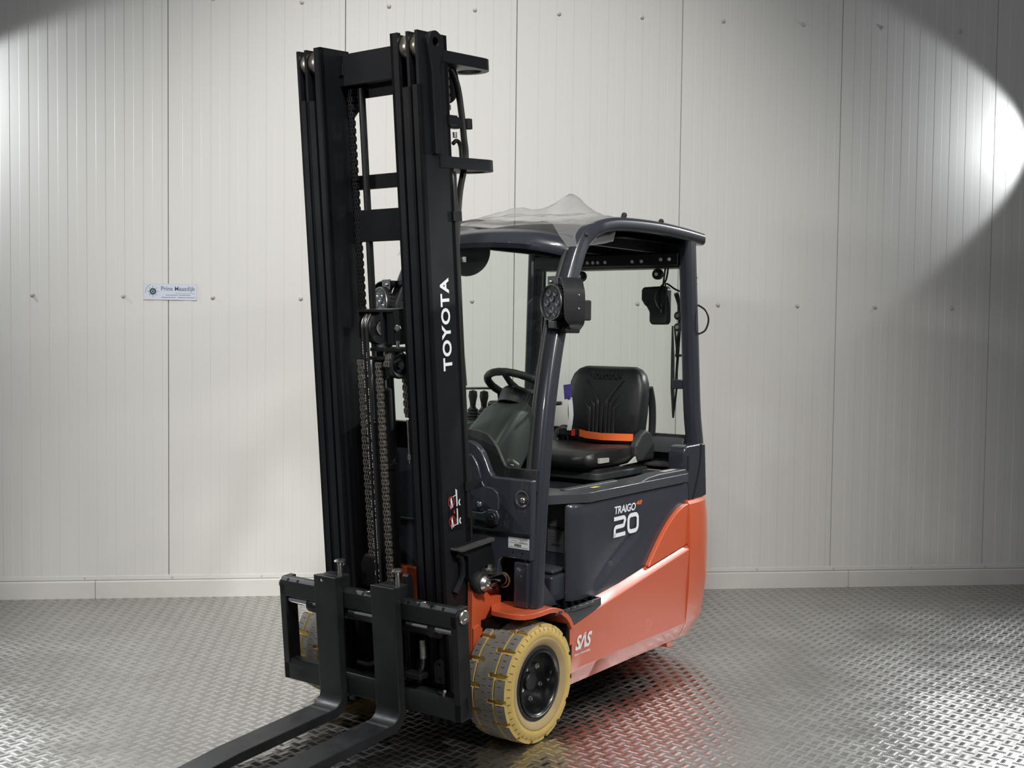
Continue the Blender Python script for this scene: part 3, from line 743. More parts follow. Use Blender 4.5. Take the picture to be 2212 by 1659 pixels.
# ---------------------------------------------------------------- mast (built upright, then tipped forward by MT)
def mpart(name, mb, mats, parent=None, bevel=0.0, **kw): return part(name, mb, mats, parent, bevel, mast=True, **kw)
for s in (1, -1):
    def B(x0, x1, y0, y1, z0, z1, m=None): return (m or MB()).box(x0, x1, s*y0, s*y1, z0, z1)
    inner = MB()
    for q in ((-.09, .065, .176, .188, -.16, 2.39), (.047, .065, .176, .211, -.16, 2.39), (-.09, -.072, .176, .211, -.16, 2.39)): B(*q, inner)
    mpart('inner_rail', inner, 'mast_black')
    mid = MB()
    for q in ((-.095, .065, .250, .262, -.16, 2.388), (.047, .065, .223, .262, -.16, 2.195), (-.095, -.077, .223, .262, -.16, 2.388)): B(*q, mid)
    mpart('middle_rail', mid, 'mast_black')
    outr = MB()
    for q in ((-.100, .065, .292, .304, -.16, 2.388), (.047, .065, .270, .304, -.16, 2.200), (-.100, -.082, .270, .304, -.16, 2.388)): B(*q, outr)
    orl = mpart('outer_rail', outr, 'mast_black')
    for y0, y1 in ((.214, .247), (.2645, .2895)):
        ro = MB().lathe([(.018, y0), (.044, y0), (.046, y0+.003), (.046, y1-.003), (.044, y1), (.018, y1)], (.018, 0, 2.338), (0, s, 0), 40)
        rl = mpart('guide_roller', ro, 'steel_roller', smooth=40)
        mpart('roller_pin', MB().cyl((.018, s*(y0-.008), 2.338), (.018, s*(y1+.002), 2.338), .019, 18), 'satin_black', rl)
    # lifting eye bar on the outer face
    eye = [(.012, 1.955), (-.022, 1.955), (-.026, 1.97), (-.028, 2.27), (-.045, 2.315)] + [(-.012+.040*math.cos(a), 2.352+.040*math.sin(a)) for a in np.linspace(PI*1.15, -.1*PI, 14)] + [(.020, 2.29), (.014, 2.25)]
    eb = mpart('lifting_eye', MB().prism([(float(a), float(b)) for a, b in eye], 'y', s*.304, s*.326, holes=[circ(-.010, 2.352, .016, 16)]), 'mast_black', bevel=.004)
    for z0, z1 in ((2.292, 2.335), (1.910, 1.953))[:2 if s > 0 else 1]:
        yc, hw = .230, .076; xe = -.325
        st_poly = [(-.03, yc-hw)] + [(xe+hw*math.cos(a), yc+hw*math.sin(a)) for a in np.linspace(1.5*PI, .5*PI, 18)] + [(-.03, yc+hw)]
        mpart('rear_bracket', MB().prism([(float(x), float(s*y)) for x, y in st_poly], 'z', z0, z1, holes=[[(x, s*y) for x, y in [(xe+.046*math.cos(a), yc+.046*math.sin(a)) for a in np.linspace(0, 2*PI, 25)[:-1]]]]), 'mast_black', bevel=.003)
    # tilt lug plate and hooked rib
    lug = [(.016, .506), (.002, .492), (-.012, .475), (-.030, .470), (-.045, .455), (-.048, .40), (-.035, .375), (-.012, .352), (-.030, .30), (-.185, .315), (-.222, .36), (-.222, .39), (-.198, .505)]
    lg = mpart('tilt_lug', MB().prism([(-.20, .508), (-.225, .40), (-.19, .345), (-.13, .345), (-.09, .37), (-.06, .37), (-.06, .46), (.0, .490), (.012, .508)], 'y', s*.304, s*.330), 'mast_black', bevel=.003)
    mpart('lug_flange', MB().prism([(-.20, .508), (.012, .508), (.016, .500), (.0, .494), (-.20, .494)], 'y', s*.304, s*.352), 'fork_worn', lg, bevel=.002)
    mpart('hook_rib', MB().tube([(-.002, s*.312, .482), (-.028, s*.314, .468), (-.040, s*.314, .44), (-.038, s*.314, .395), (-.020, s*.313, .365), (.008, s*.312, .335)], .013, 8), 'mast_black', lg)
    pin = MT((-.105, s*.33, .352)); 
    yo = .385 if s > 0 else .385
    rod_end = MB().lathe([(.038, .330), (.042, .336), (.042, .362), (.038, .368), (.0005, .368)], (pin.x, 0, pin.z), (0, s, 0), 28)
    cyo = part('tilt_cylinder', rod_end, 'rubber')
    part('tilt_pin', MB().lathe([(.030, .368), (.030, .375), (.020, .388), (.010, .390), (.009, .384), (.0005, .384)], (pin.x, 0, pin.z), (0, s, 0), 24), 'zinc', cyo)
    part('grease_nipple', MB().tube([(pin.x-.012, s*.378, pin.z-.018), (pin.x-.02, s*.392, pin.z-.02)], .007, 8), 'chrome', cyo)
    part('lock_bolt', MB().cyl((pin.x-.02, s*.352, pin.z+.040), (pin.x-.085, s*.356, pin.z+.034), .013, 10).cyl((pin.x-.055, s*.354, pin.z+.03), (pin.x-.055, s*.354, pin.z+.062), .011, 6), 'zinc', cyo)
    part('tilt_rod', MB().cyl((pin.x-.03, s*.349, pin.z-.002), (-.07, s*.349, pin.z-.015), .022, 20), 'chrome', cyo)
    part('gland_ring', MB().lathe([(.026, 0), (.031, 0), (.031, .006), (.026, .006)], (-.035, s*.349, pin.z-.014), (1, 0, 0), 20), 'tyre_brown', cyo)
    # side tabs carrying pipes
    for z in (.722, 1.735, 2.085):
        mpart('pipe_clip', B(-.135-.05*(z < 1), -.085, .306, .312, z-.018, z+.018), 'mast_black')
    mpart('mast_pipe', MB().tube(smoothpath([(-.108, s*.300, .60), (-.108, s*.300, 1.2), (-.108, s*.300, 1.80), (-.115, s*.285, 1.90), (-.15, s*.26, 1.95)], 6), .0105, 10), 'hose')
    mpart('mast_pipe', MB().tube([(-.128, s*.292, .45), (-.128, s*.292, 1.90)], .007, 8), 'hose')
    # lower mast clip
    mpart('fixing_clip', B(-.118, -.095, .300, .312, .20, .232), 'zinc')
# sticker on the near outer rail: no standing / no walking under forks
YS = .3045
def mflat(pts, lift=.0006, mb=None):      # (a,b): a = distance towards the rear, b = up
    mb = mb or MB(); mb.add([(.016-a, YS+lift, .567+b) for a, b in pts], [tuple(range(len(pts)))]); return mb
stk = mpart('warning_sticker', mflat([(0, 0), (.078, 0), (.078, .155), (0, .155)], .0004), 'deep_black', smooth=0, label='black pictogram sticker with two red prohibition rings')
ringm = MB(); figm = MB(); trim_ = MB(); gry = MB()
for cb in (.112, .038):
    for i in range(24):
        a0, a1 = 2*PI*i/24, 2*PI*(i+1)/24
        mflat([(.020+.018*math.cos(a0), cb+.021*math.sin(a0)), (.020+.018*math.cos(a1), cb+.021*math.sin(a1)), (.020+.0155*math.cos(a1), cb+.018*math.sin(a1)), (.020+.0155*math.cos(a0), cb+.018*math.sin(a0))], .0010, ringm)
    mflat([(.008, cb+.012), (.010, cb+.015), (.032, cb-.012), (.030, cb-.015)], .0009, ringm)
    mflat([(x, y) for x, y in circ(.0195, cb+.012, .0035, 10)], .0012, figm)
    mflat([(.015, cb+.008), (.024, cb+.008), (.025, cb-.005), (.0155, cb-.005)], .0012, figm)
    mflat([(.016, cb-.005), (.0195, cb-.005), (.017, cb-.026), (.013, cb-.026)], .0012, figm)
    mflat([(.0205, cb-.005), (.0245, cb-.005), (.028, cb-.022), (.024, cb-.024)], .0012, figm)
for b0, b1, fb, fl in ((.090, .152, .128, .024), (.020, .082, .018, .034)):
    mflat([(.050, b0), (.056, b0), (.056, b1), (.050, b1)], .0008, gry)
    mflat([(.0485, b0), (.050, b0), (.050, b1), (.0485, b1)], .0010, figm)
    mflat([(.030 if fb > .1 else .022, fb), (.050, fb+.004), (.050, fb+.007), (.030 if fb > .1 else .022, fb+.003)], .0010, figm)
    mflat([(.0465, fb+.004), (.050, fb+.004), (.050, fb+.028), (.0465, fb+.028)], .0010, figm)
    pts = [(.072+.011*math.cos(a), b0+.012+.013*math.sin(a)) for a in np.linspace(PI*.55, PI*1.45, 8)]; q = [(.074+.006*math.cos(a), b0+.012+.009*math.sin(a)) for a in np.linspace(PI*1.45, PI*.55, 8)]
    mflat([(float(x), float(y)) for x, y in pts+q], .0010, figm)
tri = mflat([(.030, .066), (.040, .066), (.034, .083)], .0010)
mpart('red_rings', ringm, 'decal_red', stk, smooth=0); mpart('white_figures', figm, 'decal_white', stk, smooth=0)
mpart('grey_masts', gry, 'label_silver', stk, smooth=0); mpart('red_arrow', tri, 'decal_red', stk, smooth=0)
mpart('brand_lettering', lettering('TOYOTA', (-.047, YS, 1.168), (0, 0, 1), (1, 0, 0), .342, .052, bold=.03, spacing=1.12), 'decal_white', smooth=0)
# cross members
mpart('top_crossbeam', MB().box(-.095, -.035, -.18, .18, 2.250, 2.372), 'mast_black', bevel=.004)
mpart('beam_skirt', MB().box(-.095, -.090, -.18, .18, 2.205, 2.25), 'mast_black')
mpart('middle_crossbeam', MB().box(-.075, -.055, -.18, .18, 1.655, 1.778), 'mast_black', bevel=.002)
mpart('thin_crossbeam', MB().box(-.130, -.10, -.26, .26, 1.860, 1.915), 'mast_black', bevel=.003)
mpart('lower_crossbeam', MB().box(-.115, -.085, -.26, .26, .85, .955), 'mast_black', bevel=.003)
mpart('foot_crossbeam', MB().box(-.115, -.06, -.29, .29, -.15, .02), 'mast_black', bevel=.003)
mpart('corner_gusset', MB().prism([(-.18, 2.25), (-.18, 2.12), (-.12, 2.17), (-.10, 2.25)], 'x', -.088, -.080), 'mast_black')
# lift cylinder, crosshead, sheaves
cyl = mpart('lift_cylinder', MB().lathe([(.0005, .0), (.033, .0), (.033, 1.085), (.028, 1.092), (.019, 1.092)], (-.005, -.008, 0), (0, 0, 1), 28), 'satin_black')
mpart('cylinder_rod', MB().cyl((-.005, -.015, 1.08), (-.005, -.015, 1.16), .0205, 20), 'chrome', cyl)
mpart('rod_socket', MB().lathe([(.024, 1.125), (.030, 1.135), (.030, 1.185), (.020, 1.205), (.018, 1.245)], (-.005, -.015, 0), (0, 0, 1), 20), 'satin_black', cyl)
mpart('cylinder_band', MB().lathe([(.033, .78), (.036, .782), (.036, .80), (.033, .802)], (-.005, -.008, 0), (0, 0, 1), 24), 'satin_black', cyl)
for y in (-.100, .100):
    mpart('side_cylinder', MB().cyl((-.065, y, -.10), (-.065, y, .95), .026, 18), 'satin_black')
    mpart('side_cylinder_rod', MB().cyl((-.070, y, .95), (-.070, y, 2.24), .014, 14), 'satin_black')
ch = mpart('crosshead', MB().box(-.045, .045, -.070, .092, 1.388, 1.398), 'mast_black', bevel=.002)
mpart('crosshead_cheek', MB().box(-.045, .045, .040, .052, 1.275, 1.39), 'mast_black', ch, bevel=.002)
mpart('crosshead_cheek', MB().box(-.040, .030, .056, .092, 1.262, 1.39), 'mast_black', ch, bevel=.004)
mpart('crosshead_cheek', MB().box(-.045, .045, -.078, -.070, 1.29, 1.395), 'mast_black', ch, bevel=.002)
mpart('crosshead_arm', MB().box(-.035, .035, -.03, .135, 1.238, 1.252), 'mast_black', ch, bevel=.003)
mpart('crosshead_plate', MB().box(-.035, .035, -.055, .030, 1.205, 1.218), 'mast_black', ch, bevel=.003)
mpart('crosshead_bolt', MB().cyl((.02, .10, 1.25), (.02, .10, 1.278), .007, 10).cyl((.02, -.012, 1.216), (.02, -.012, 1.24), .006, 8), 'zinc', ch)
mpart('axle_nut', MB().lathe([(.015, 0), (.013, .006), (.010, .007), (.009, .018), (.0005, .018)], (.010, .092, 1.326), (.8, .6, 0), 8), 'zinc', ch)
hs = mpart('hose_sheave', MB().lathe([(.028, -.030), (.062, -.030), (.064, -.026), (.058, -.018), (.058, -.010), (.064, -.004), (.062, .004), (.030, .004), (.030, -.004), (.0005, -.004)], (.0, 0, 1.325), (0, 1, 0), 40), 'satin_black', smooth=40)
mpart('sheave_axle', MB().cyl((.0, -.03, 1.325), (.0, .045, 1.325), .017, 18), 'zinc', hs)
mpart('sheave_washer', MB().lathe([(.017, .0045), (.028, .0045), (.028, .007), (.017, .007)], (0, 0, 1.325), (0, 1, 0), 24), 'label_silver', hs)
cs = mpart('chain_sheave', MB().lathe([(.02, .060), (.046, .060), (.050, .064), (.047, .068), (.047, .082), (.052, .086), (.052, .092), (.044, .094), (.030, .086), (.028, .090), (.0005, .090)], (.005, 0, 1.185), (0, 1, 0), 40), 'satin_black', smooth=40)
mpart('sheave_bolt', MB().lathe([(.017, .088), (.017, .100), (.0005, .100)], (.005, 0, 1.185), (0, 1, 0), 6), 'satin_black', cs, smooth=0)
def chain(name, path, face, wide=.026, pitch=.0300, m='chain_steel'):
    """leaf chain along a polyline (mast frame); plates are thin in the 'face' (y) direction"""
    P = [Vector(p) for p in path]; mb = MB(); L = [0]
    for i in range(len(P)-1): L.append(L[-1]+(P[i+1]-P[i]).length)
    def at(t):
        for i in range(len(P)-1):
            if t <= L[i+1] or i == len(P)-2:
                k = (t-L[i])/(L[i+1]-L[i]); return P[i]+(P[i+1]-P[i])*k, (P[i+1]-P[i]).normalized()
    n = int(L[-1]/(pitch/2)); y = Vector((0, 1, 0))
    for k in range(n):
        c, t = at((k+.5)*pitch/2); nrm = t.cross(y).normalized()
        offs = (-.0105, 0, .0105) if k % 2 == 0 else (-.0055, .0055)
        for o in offs:
            hl, hw, ht = pitch*.36, .0075, .0023; vs = []
            for sy in (-1, 1):
                for a, b in ((-1, -.6), (-.6, -1), (.6, -1), (1, -.6), (1, .6), (.6, 1), (-.6, 1), (-1, .6)):
                    vs.append(c + t*(a*hl) + nrm*(b*hw) + y*(o+sy*ht))
            mb.add(vs, [tuple(range(7, -1, -1)), tuple(range(8, 16))] + [(i, (i+1) % 8, (i+1) % 8+8, i+8) for i in range(8)])
        mb.tube([c - t*pitch*.25 - y*.0145, c - t*pitch*.25 + y*.0145], .0036, 6)
    o = mpart(name, mb, m, smooth=30); o['kind'] = 'stuff'; return o
chain('lift_chain', [(.020, -.095, 1.20), (.020, -.084, .05)], 1)
chain('lift_chain', [(.052, .028, 1.195), (.040, .022, .05)], 1)
arc_ = [(.005+.050*math.cos(a), .073, 1.185+.050*math.sin(a)) for a in np.linspace(0, PI, 9)]
chain('lift_chain', [(float(a), b, float(c)) for a, b, c in arc_] + [(-.045, .075, .97)], 1)
chain('lift_chain', [(-.060, -.150, 2.24), (-.060, -.142, 1.30)], 1, m='satin_black')
chain('lift_chain', [(-.165, .240, 2.30), (-.165, .240, 2.13)], 1)
mpart('chain_anchor', MB().cyl((-.045, .075, .97), (-.045, .075, .80), .007, 10).cyl((-.045, .075, .815), (-.045, .075, .835), .013, 6), 'zinc')
mpart('rear_pulley', MB().lathe([(.01, -.015), (.085, -.015), (.085, -.009), (.078, -.004), (.078, .004), (.085, .009), (.085, .015), (.01, .015)], (-.185, .205, 2.245), (0, 1, 0), 36), 'satin_black')
for dy in (-.032, -.014):
    pts = [(.050, dy-.010, .10), (.055, dy-.006, .6), (.061, dy-.002, 1.1), (.0635, dy, 1.30)] + [(.0645*math.cos(a), dy, 1.325+.0645*math.sin(a)) for a in np.linspace(.15, PI*.95, 9)] + [(-.0645, dy, 1.1), (-.062, dy, .5)]
    mpart('mast_hose', MB().tube(smoothpath([(float(a), float(b), float(c)) for a, b, c in pts], 5), .0075, 10), 'hose')
wr = MB()
def hz(z): return .050 + .0112*(z-.1) + .0074, -.008 + .0075*(z-.1)/1.2
for dy, zs_ in ((-.032, (.36, 1.28)), (-.014, (.34, 1.25))):
    z = zs_[0]
    while z < zs_[1]:
        h = random.uniform(.003, .008); x_, y_ = hz(z)
        if random.random() < .62: wr.box(x_, x_+.0006, dy+y_-.001, dy+y_+.001, z, z+h)
        z += h + .004
mpart('hose_print', wr, 'label_silver', smooth=0)['kind'] = 'stuff'
mpart('rear_hose', MB().tube(smoothpath([(-.150, .22, 2.30), (-.195, .235, 2.29), (-.225, .245, 2.23), (-.238, .25, 2.13), (-.246, .25, 2.04), (-.250, .25, 1.95), (-.20, .25, 1.80), (-.150, .26, 1.5), (-.135, .285, 1.1)], 6), .0125, 10), 'hose')
mpart('rear_hose', MB().tube(smoothpath([(-.185, .245, 2.01), (-.205, .248, 2.022), (-.222, .25, 2.005), (-.225, .25, 1.955)], 6), .008, 8), 'hose')
mpart('hose_clamp', MB().box(-.21, -.105, .235, .265, 2.065, 2.108), 'mast_black', bevel=.004)
mpart('hose_clamp_tab', MB().box(-.282, -.255, .245, .268, 2.068, 2.108), 'rubber', bevel=.003)
mpart('hose_clamp_arm', MB().box(-.26, -.205, .247, .255, 2.070, 2.104), 'mast_black')
mpart('pipe_union', MB().cyl((-.175, .262, 2.05), (-.175, .262, 2.03), .010, 10), 'zinc'); mpart('pipe_union', MB().cyl((-.150, .295, 1.585), (-.150, .295, 1.565), .013, 10), 'zinc')
mpart('left_hook', MB().box(-.02, .0, -.335, -.304, 2.242, 2.249).tube(smoothpath([(-.01, -.326, 2.245), (-.012, -.330, 2.20), (-.012, -.322, 2.16), (-.012, -.308, 2.12)], 5), .008, 8), 'mast_black')
# ---------------------------------------------------------------- fork carriage
CL, CR = -.487, .432
car = mpart('fork_carriage', MB().prism([(.112, .250), (.15, .250), (.15, .312), (.138, .326), (.112, .326)], 'y', CL+.004, CR-.004), 'fork_black', bevel=.003)
nm = MB()
for y in (-.44, -.385, -.285, -.03, .02, .07, .20, .25, .31, .365): nm.lathe([(.0075, 0), (.0065, .0006), (.0005, .0006)], (.1443, y, .3187), (.76, 0, .65), 8)
mpart('fork_notches', nm, 'deep_black', car)['kind'] = 'stuff'
for y in (-.262, -.018, .262): mpart('plug', MB().lathe([(.011, 0), (.010, .002), (.0005, .002)], (.128, y, .326), (0, 0, 1), 14), 'zinc', car)
mpart('lower_bar', MB().prism([(.105, -.085), (.15, -.095), (.15, -.030), (.140, -.012), (.105, -.008)], 'y', CL, CR), 'fork_black', car, bevel=.003)
for y0, y1 in ((CL, CL+.032), (CR-.032, CR)):
    mpart('end_plate', MB().prism([(.085, -.095), (.15, -.095), (.15, .30), (.135, .325), (.085, .325)], 'y', y0, y1), 'fork_black', car, bevel=.003)
for s, y in ((1, CR), (-1, CL)):
    mpart('end_cap', MB().lathe([(.024, 0), (.026, .003), (.026, .010), (.023, .013), (.010, .013), (.008, .010), (.0005, .010)], (.118, y, .292), (0, s, 0), 24), 'zinc', car)
mpart('sideshift_rod', MB().cyl((.126, CL+.03, .232), (.126, CR-.03, .232), .0155, 20), 'chrome', car)
mpart('sideshift_cylinder', MB().lathe([(.012, -.325), (.034, -.325), (.034, -.295), (.030, -.290), (.030, .300), (.034, .305), (.034, .335), (.012, .335)], (.112, -.02, .226), (0, 1, 0), 24), 'satin_black', car, smooth=40)
mpart('back_frame', MB().box(.072, .098, -.30, .26, .20, .30).box(.072, .098, -.30, .26, -.10, -.02), 'mast_black', car)
for y in (-.165, .165):
    mpart('roller_bracket', MB().prism([(.06, -.13), (.06, .37), (.07, .40), (.085, .41), (.10, .40), (.105, .37), (.105, -.13)], 'y', y-.012-.02, y+.012-.02), 'mast_black', car, bevel=.006)
mpart('latch_block', MB().box(.10, .150, .165, .245, .028, .050), 'satin_black', car, bevel=.004)
mpart('latch_plate', MB().prism([(.285, .02), (.33, .02), (.33, .105), (.315, .115), (.295, .105), (.285, .09)], 'x', .11, .118, holes=[circ(.31, .09, .006, 8), circ(.31, .035, .006, 8)]), 'satin_black', car, bevel=.002)
mpart('latch_pin', MB().lathe([(.018, 0), (.018, .004), (.012, .008), (.0005, .008)], (.125, .325, -.008), (0, 0, 1), 16), 'satin_black', car)
mpart('latch_spring', MB().cyl((.14, .345, -.012), (.15, .36, .012), .006, 8), 'zinc', car)
mpart('hose_fitting', MB().cyl((.118, .235, .175), (.118, .235, .150), .011, 8).cyl((.118, .235, .15), (.118, .235, .105), .0125, 12), 'zinc', car)
mpart('carriage_hose', MB().tube(smoothpath([(.118, .235, .11), (.118, .228, .07), (.122, .205, .035), (.125, .16, .012)], 6), .0095, 10), 'hose', car)
mpart('carriage_hose', MB().tube(smoothpath([(.118, -.10, .03), (.118, -.03, .035), (.118, .03, .085), (.118, .055, .16)], 6), .0095, 10), 'hose', car)
mpart('carriage_letters', lettering('G.', (.106, .020, .155), (0, 1, 0), (0, 0, 1), .035, .02, bold=.04), 'decal_white', car, smooth=0)
mpart('roller_cover', MB().prism([(-.155, .30), (-.150, .40), (-.125, .44), (-.06, .435), (-.045, .40), (-.045, .30)], 'x', -.01, .03), 'satin_black', car, bevel=.012, segs=3)
for yc in (-.188, .110):
    w2 = .0585; r = .055
    prof_ = [(.15, .372), (.19, .377), (.19, -.085)] + [(.19+.045*(1-math.cos(a)), -.085-.045*math.sin(a)) for a in np.linspace(.15, PI/2, 6)] + [(.7, -.130), (1.10, -.153), (1.12, -.160), (1.10, -.168), (.30, -.168)] + [(.225-.072*math.sin(a), -.096-.072*math.cos(a)) for a in np.linspace(.05, PI/2, 7)]
    fk = mpart('fork', MB().prism([(float(a), float(b)) for a, b in prof_], 'y', yc-w2, yc+w2), 'fork_black', bevel=.004)
    mpart('fork_wear', MB().prism([(.245, -.1296), (1.09, -.1520), (1.09, -.1535), (.245, -.1312)], 'y', yc-w2+.003, yc+w2-.003), 'fork_worn', fk)
    mpart('fork_hook', MB().box(.10, .152, yc-w2+.006, yc+w2-.006, .325, .372), 'fork_black', fk, bevel=.004)
    mpart('fork_pin', MB().lathe([(.0095, .36), (.0095, .412), (.012, .420), (.022, .425), (.022, .429), (.016, .433), (.0005, .434)], (.130, yc+.030, 0), (0, 0, 1), 20), 'zinc', fk)
mpart('stamp_mark', MB().add([(.1906, -.208, .355), (.1906, -.196, .355), (.1906, -.205, .366)], [(0, 1, 2)]), 'decal_white', car, smooth=0)
# ---------------------------------------------------------------- work lights on the front pillars
def worklight(s):
    c = Vector((-.185, s*.452, 1.680)); ang = -math.radians(21); ax = Vector((math.cos(ang), math.sin(ang), 0)); lat = Vector((-math.sin(ang), math.cos(ang), 0))*s; up = Vector((0, 0, 1))
    def L(v): return c + ax*v[0] + lat*v[1] + up*v[2]
    h = MB().lathe([(.0005, -.055), (.045, -.055), (.066, -.030), (.071, -.022), (.071, -.012), (.073, -.010), (.073, .000), (.069, .003), (.067, -.003), (.0005, -.006)], c, ax, 40)
    o = part('work_light', h, 'satin_black', smooth=40)
    fn = MB()
    for k in range(26):
        a = 2*PI*k/26; fn.box(-.030, -.010, -.0025, .0025, .066, .0745); n0 = len(fn.v)-8
        for i in range(n0, len(fn.v)):
            p = fn.v[i]; y, z = p[1], p[2]; fn.v[i] = tuple(L((p[0], y*math.cos(a)-z*math.sin(a), y*math.sin(a)+z*math.cos(a))))
    part('cooling_fins', fn, 'satin_black', o)['kind'] = 'stuff'
    part('bezel', MB().lathe([(.0675, .001), (.0715, .004), (.0725, -.002)], c, ax, 40), 'zinc', o)
    for v, u in ((-.022, .036), (.022, .036), (0, .014), (-.036, -.004), (.036, -.004), (0, -.030), (-.022, -.044), (.022, -.044)):
        part('led', MB().lathe([(.0125, -.005), (.0115, .0), (.007, -.004), (.0005, -.0045)], L((0, v, u)), ax, 14), 'led', o)
    part('lens', MB().lathe([(.068, .0025), (.05, .0035), (.0005, .0042)], c, ax, 40), 'lens_glass', o)
    # bent sheet guard around the outer side
    prof = [(-.030, .100), (.020, .100), (.052, .092), (.078, .066), (.088, .030), (.088, -.060), (.080, -.088), (.050, -.112)]
    dp = [(-.02, -.10), (-.02, -.10), (-.012, -.11), (0, -.10), (.0, -.100), (-.004, -.100), (-.03, -.100), (-.065, -.100)]
    P2 = smoothpath([(a, b, 0) for a, b in prof], 4); D2 = smoothpath([(a, b, 0) for a, b in dp], 4); rings = []
    for p, d in zip(P2, D2):
        rings.append([L((d.x, p.x, p.y)), L((d.y, p.x, p.y)), L((d.y, p.x*.96, p.y*.965)), L((d.x, p.x*.96, p.y*.965))])
    part('light_guard', MB().loft(rings), 'satin_black', o, smooth=50)
    part('guard_ear', MB().add([L((-.02, -.055, .104)), L((-.02, .02, .104)), L((-.02, .018, .072)), L((-.02, .005, .062)), L((-.02, -.055, .060))] + [L((-.024, -.055, .104)), L((-.024, .02, .104)), L((-.024, .018, .072)), L((-.024, .005, .062)), L((-.024, -.055, .060))],
         [(0, 1, 2, 3, 4), (9, 8, 7, 6, 5)] + [(i, (i+1) % 5, (i+1) % 5+5, i+5) for i in range(5)]), 'satin_black', o, smooth=0)
    part('guard_rivet', MB().sphere(L((-.018, -.032, .082)), .007, 10, 6), 'zinc', o)
    part('guard_rivet', MB().sphere(L((-.07, .089, .028)), .005, 8, 6), 'zinc', o); part('guard_rivet', MB().sphere(L((-.07, .089, -.025)), .005, 8, 6), 'zinc', o)
    br = MB(); br.box(-.09, .0, -.022, .028, -.105, -.070); br.box(-.10, -.03, .0, .06, -.12, -.098)
    br.xf(L); part('light_bracket', br, 'satin_black', o, bevel=.006)
    cl = MB().box(-.135, -.06, -.02, .086, -.07, .01); cl.xf(L); part('pillar_clamp', cl, 'rubber', o, bevel=.006)
for s in (1, -1): worklight(s)
# ---------------------------------------------------------------- seat
SY = .045
def rr_ring(cx, cy, cz, w, d, z_, r=.05): pass
def backrest():
    rings = []; 
    for z, w, t, xo in ((1.015, .30, .085, 0), (1.03, .36, .115, 0), (1.10, .405, .135, .0), (1.18, .420, .135, -.004), (1.26, .425, .125, -.012), (1.32, .415, .115, -.020), (1.36, .385, .100, -.027), (1.385, .335, .080, -.033), (1.398, .27, .050, -.038)):
        ring = []
        for k in range(28):
            a = 2*PI*k/28; cx_, sy_ = math.cos(a), math.sin(a)
            ex = 3.6; u = math.copysign(abs(cx_)**(2/ex), cx_); v = math.copysign(abs(sy_)**(2/ex), sy_)
            # front face slightly dished, side bolsters forward
            x = -1.295 + xo + u*t/2
            if u > 0: x += .022*(abs(v)**3) - .006
            ring.append((x, SY + v*w/2, z))
        rings.append(ring)
    return MB().loft(rings)
seat = part('seat', backrest(), 'leather', smooth=60, label='black driver seat with raised ribs')
def seat_pt(y, z):      # front surface of the backrest, roughly
    t = .1285 - max(0, (z-1.18))*.10; xo = -max(0, z-1.10)*.09
    return -1.295 + xo + t/2 - .003
ribs = [[(.115, 1.335), (.040, 1.245), (.028, 1.20), (.027, 1.065)], [(.125, 1.288), (.065, 1.228), (.052, 1.195), (.050, 1.06)], [(.130, 1.238), (.090, 1.206), (.076, 1.18), (.074, 1.068)]]
for r in ribs:
    for s in (1, -1):
        pts = smoothpath([(seat_pt(y, z), SY + s*y*.92, z) for y, z in r], 4); n = len(pts)
        part('seat_rib', MB().tube(pts, [.002+.0075*min(1, i/6) for i in range(n)], 8), 'leather', seat, smooth=60)
part('seat_rib', MB().tube([(seat_pt(0, z), SY, z) for z in (1.22, 1.16, 1.10, 1.06)], .008, 8), 'leather', seat, smooth=60)
part('seat_lettering', lettering('TOYOTA', (seat_pt(0, 1.352)-.002, SY-.080, 1.338), (0, 1, 0), (-.12, 0, 1), .160, .034, bold=.05, lift=.006), 'seat_grey', seat, smooth=0)
def cushion():
    rings = []
    for x, w, z0, z1 in ((-1.25, .40, .95, 1.02), (-1.22, .44, .94, 1.035), (-1.12, .455, .935, 1.04), (-1.0, .46, .935, 1.035), (-.90, .455, .935, 1.035), (-.84, .44, .94, 1.03), (-.805, .41, .955, 1.01), (-.795, .37, .97, .99)):
        ring = []
        for k in range(24):
            a = 2*PI*k/24; c_, s_ = math.cos(a), math.sin(a); ex = 3.2
            v = math.copysign(abs(c_)**(2/ex), c_); u = math.copysign(abs(s_)**(2/ex), s_)
            z = (z0+z1)/2 + u*(z1-z0)/2
            if u > 0: z += .020*abs(v)**4 - .012*(1-abs(v))
            ring.append((x, SY + v*w/2, z))
        rings.append(ring)
    return MB().loft(rings)
part('seat_cushion', cushion(), 'leather', seat, smooth=60)
for s in (1, -1):
    part('seat_bolster', MB().prism([(-1.335, .955), (-1.17, .955), (-1.155, .985), (-1.16, 1.035), (-1.20, 1.085), (-1.25, 1.105), (-1.30, 1.09), (-1.335, 1.04)], 'y', SY+s*.205, SY+s*.245), 'seat_grey', seat, bevel=.014, segs=3)
    part('seat_trim', MB().prism([(-1.02, .952), (-1.10, .956), (-1.165, .985), (-1.175, 1.0), (-1.175, .955)], 'y', SY+s*.232, SY+s*.240), 'seat_silver', seat)
    part('seat_trim', MB().prism([(-.85, .975), (-.93, .975), (-.93, .995), (-.85, .998)], 'y', SY+s*.222, SY+s*.2335), 'seat_silver', seat)
part('seat_belt', MB().loft([[(x, y, z-.017), (x, y, z+.017), (x-.004, y, z+.017), (x-.004, y, z-.017)] for x, y, z in ((-1.19, SY+.205, 1.068), (-1.175, SY+.12, 1.066), (-1.170, SY+.04, 1.064), (-1.17, SY-.04, 1.068), (-1.18, SY-.09, 1.074))]), 'belt_orange', seat)
part('belt_buckle', MB().box(-1.20, -1.155, SY-.20, SY-.10, 1.058, 1.096), 'satin_black', seat, bevel=.008, segs=3)
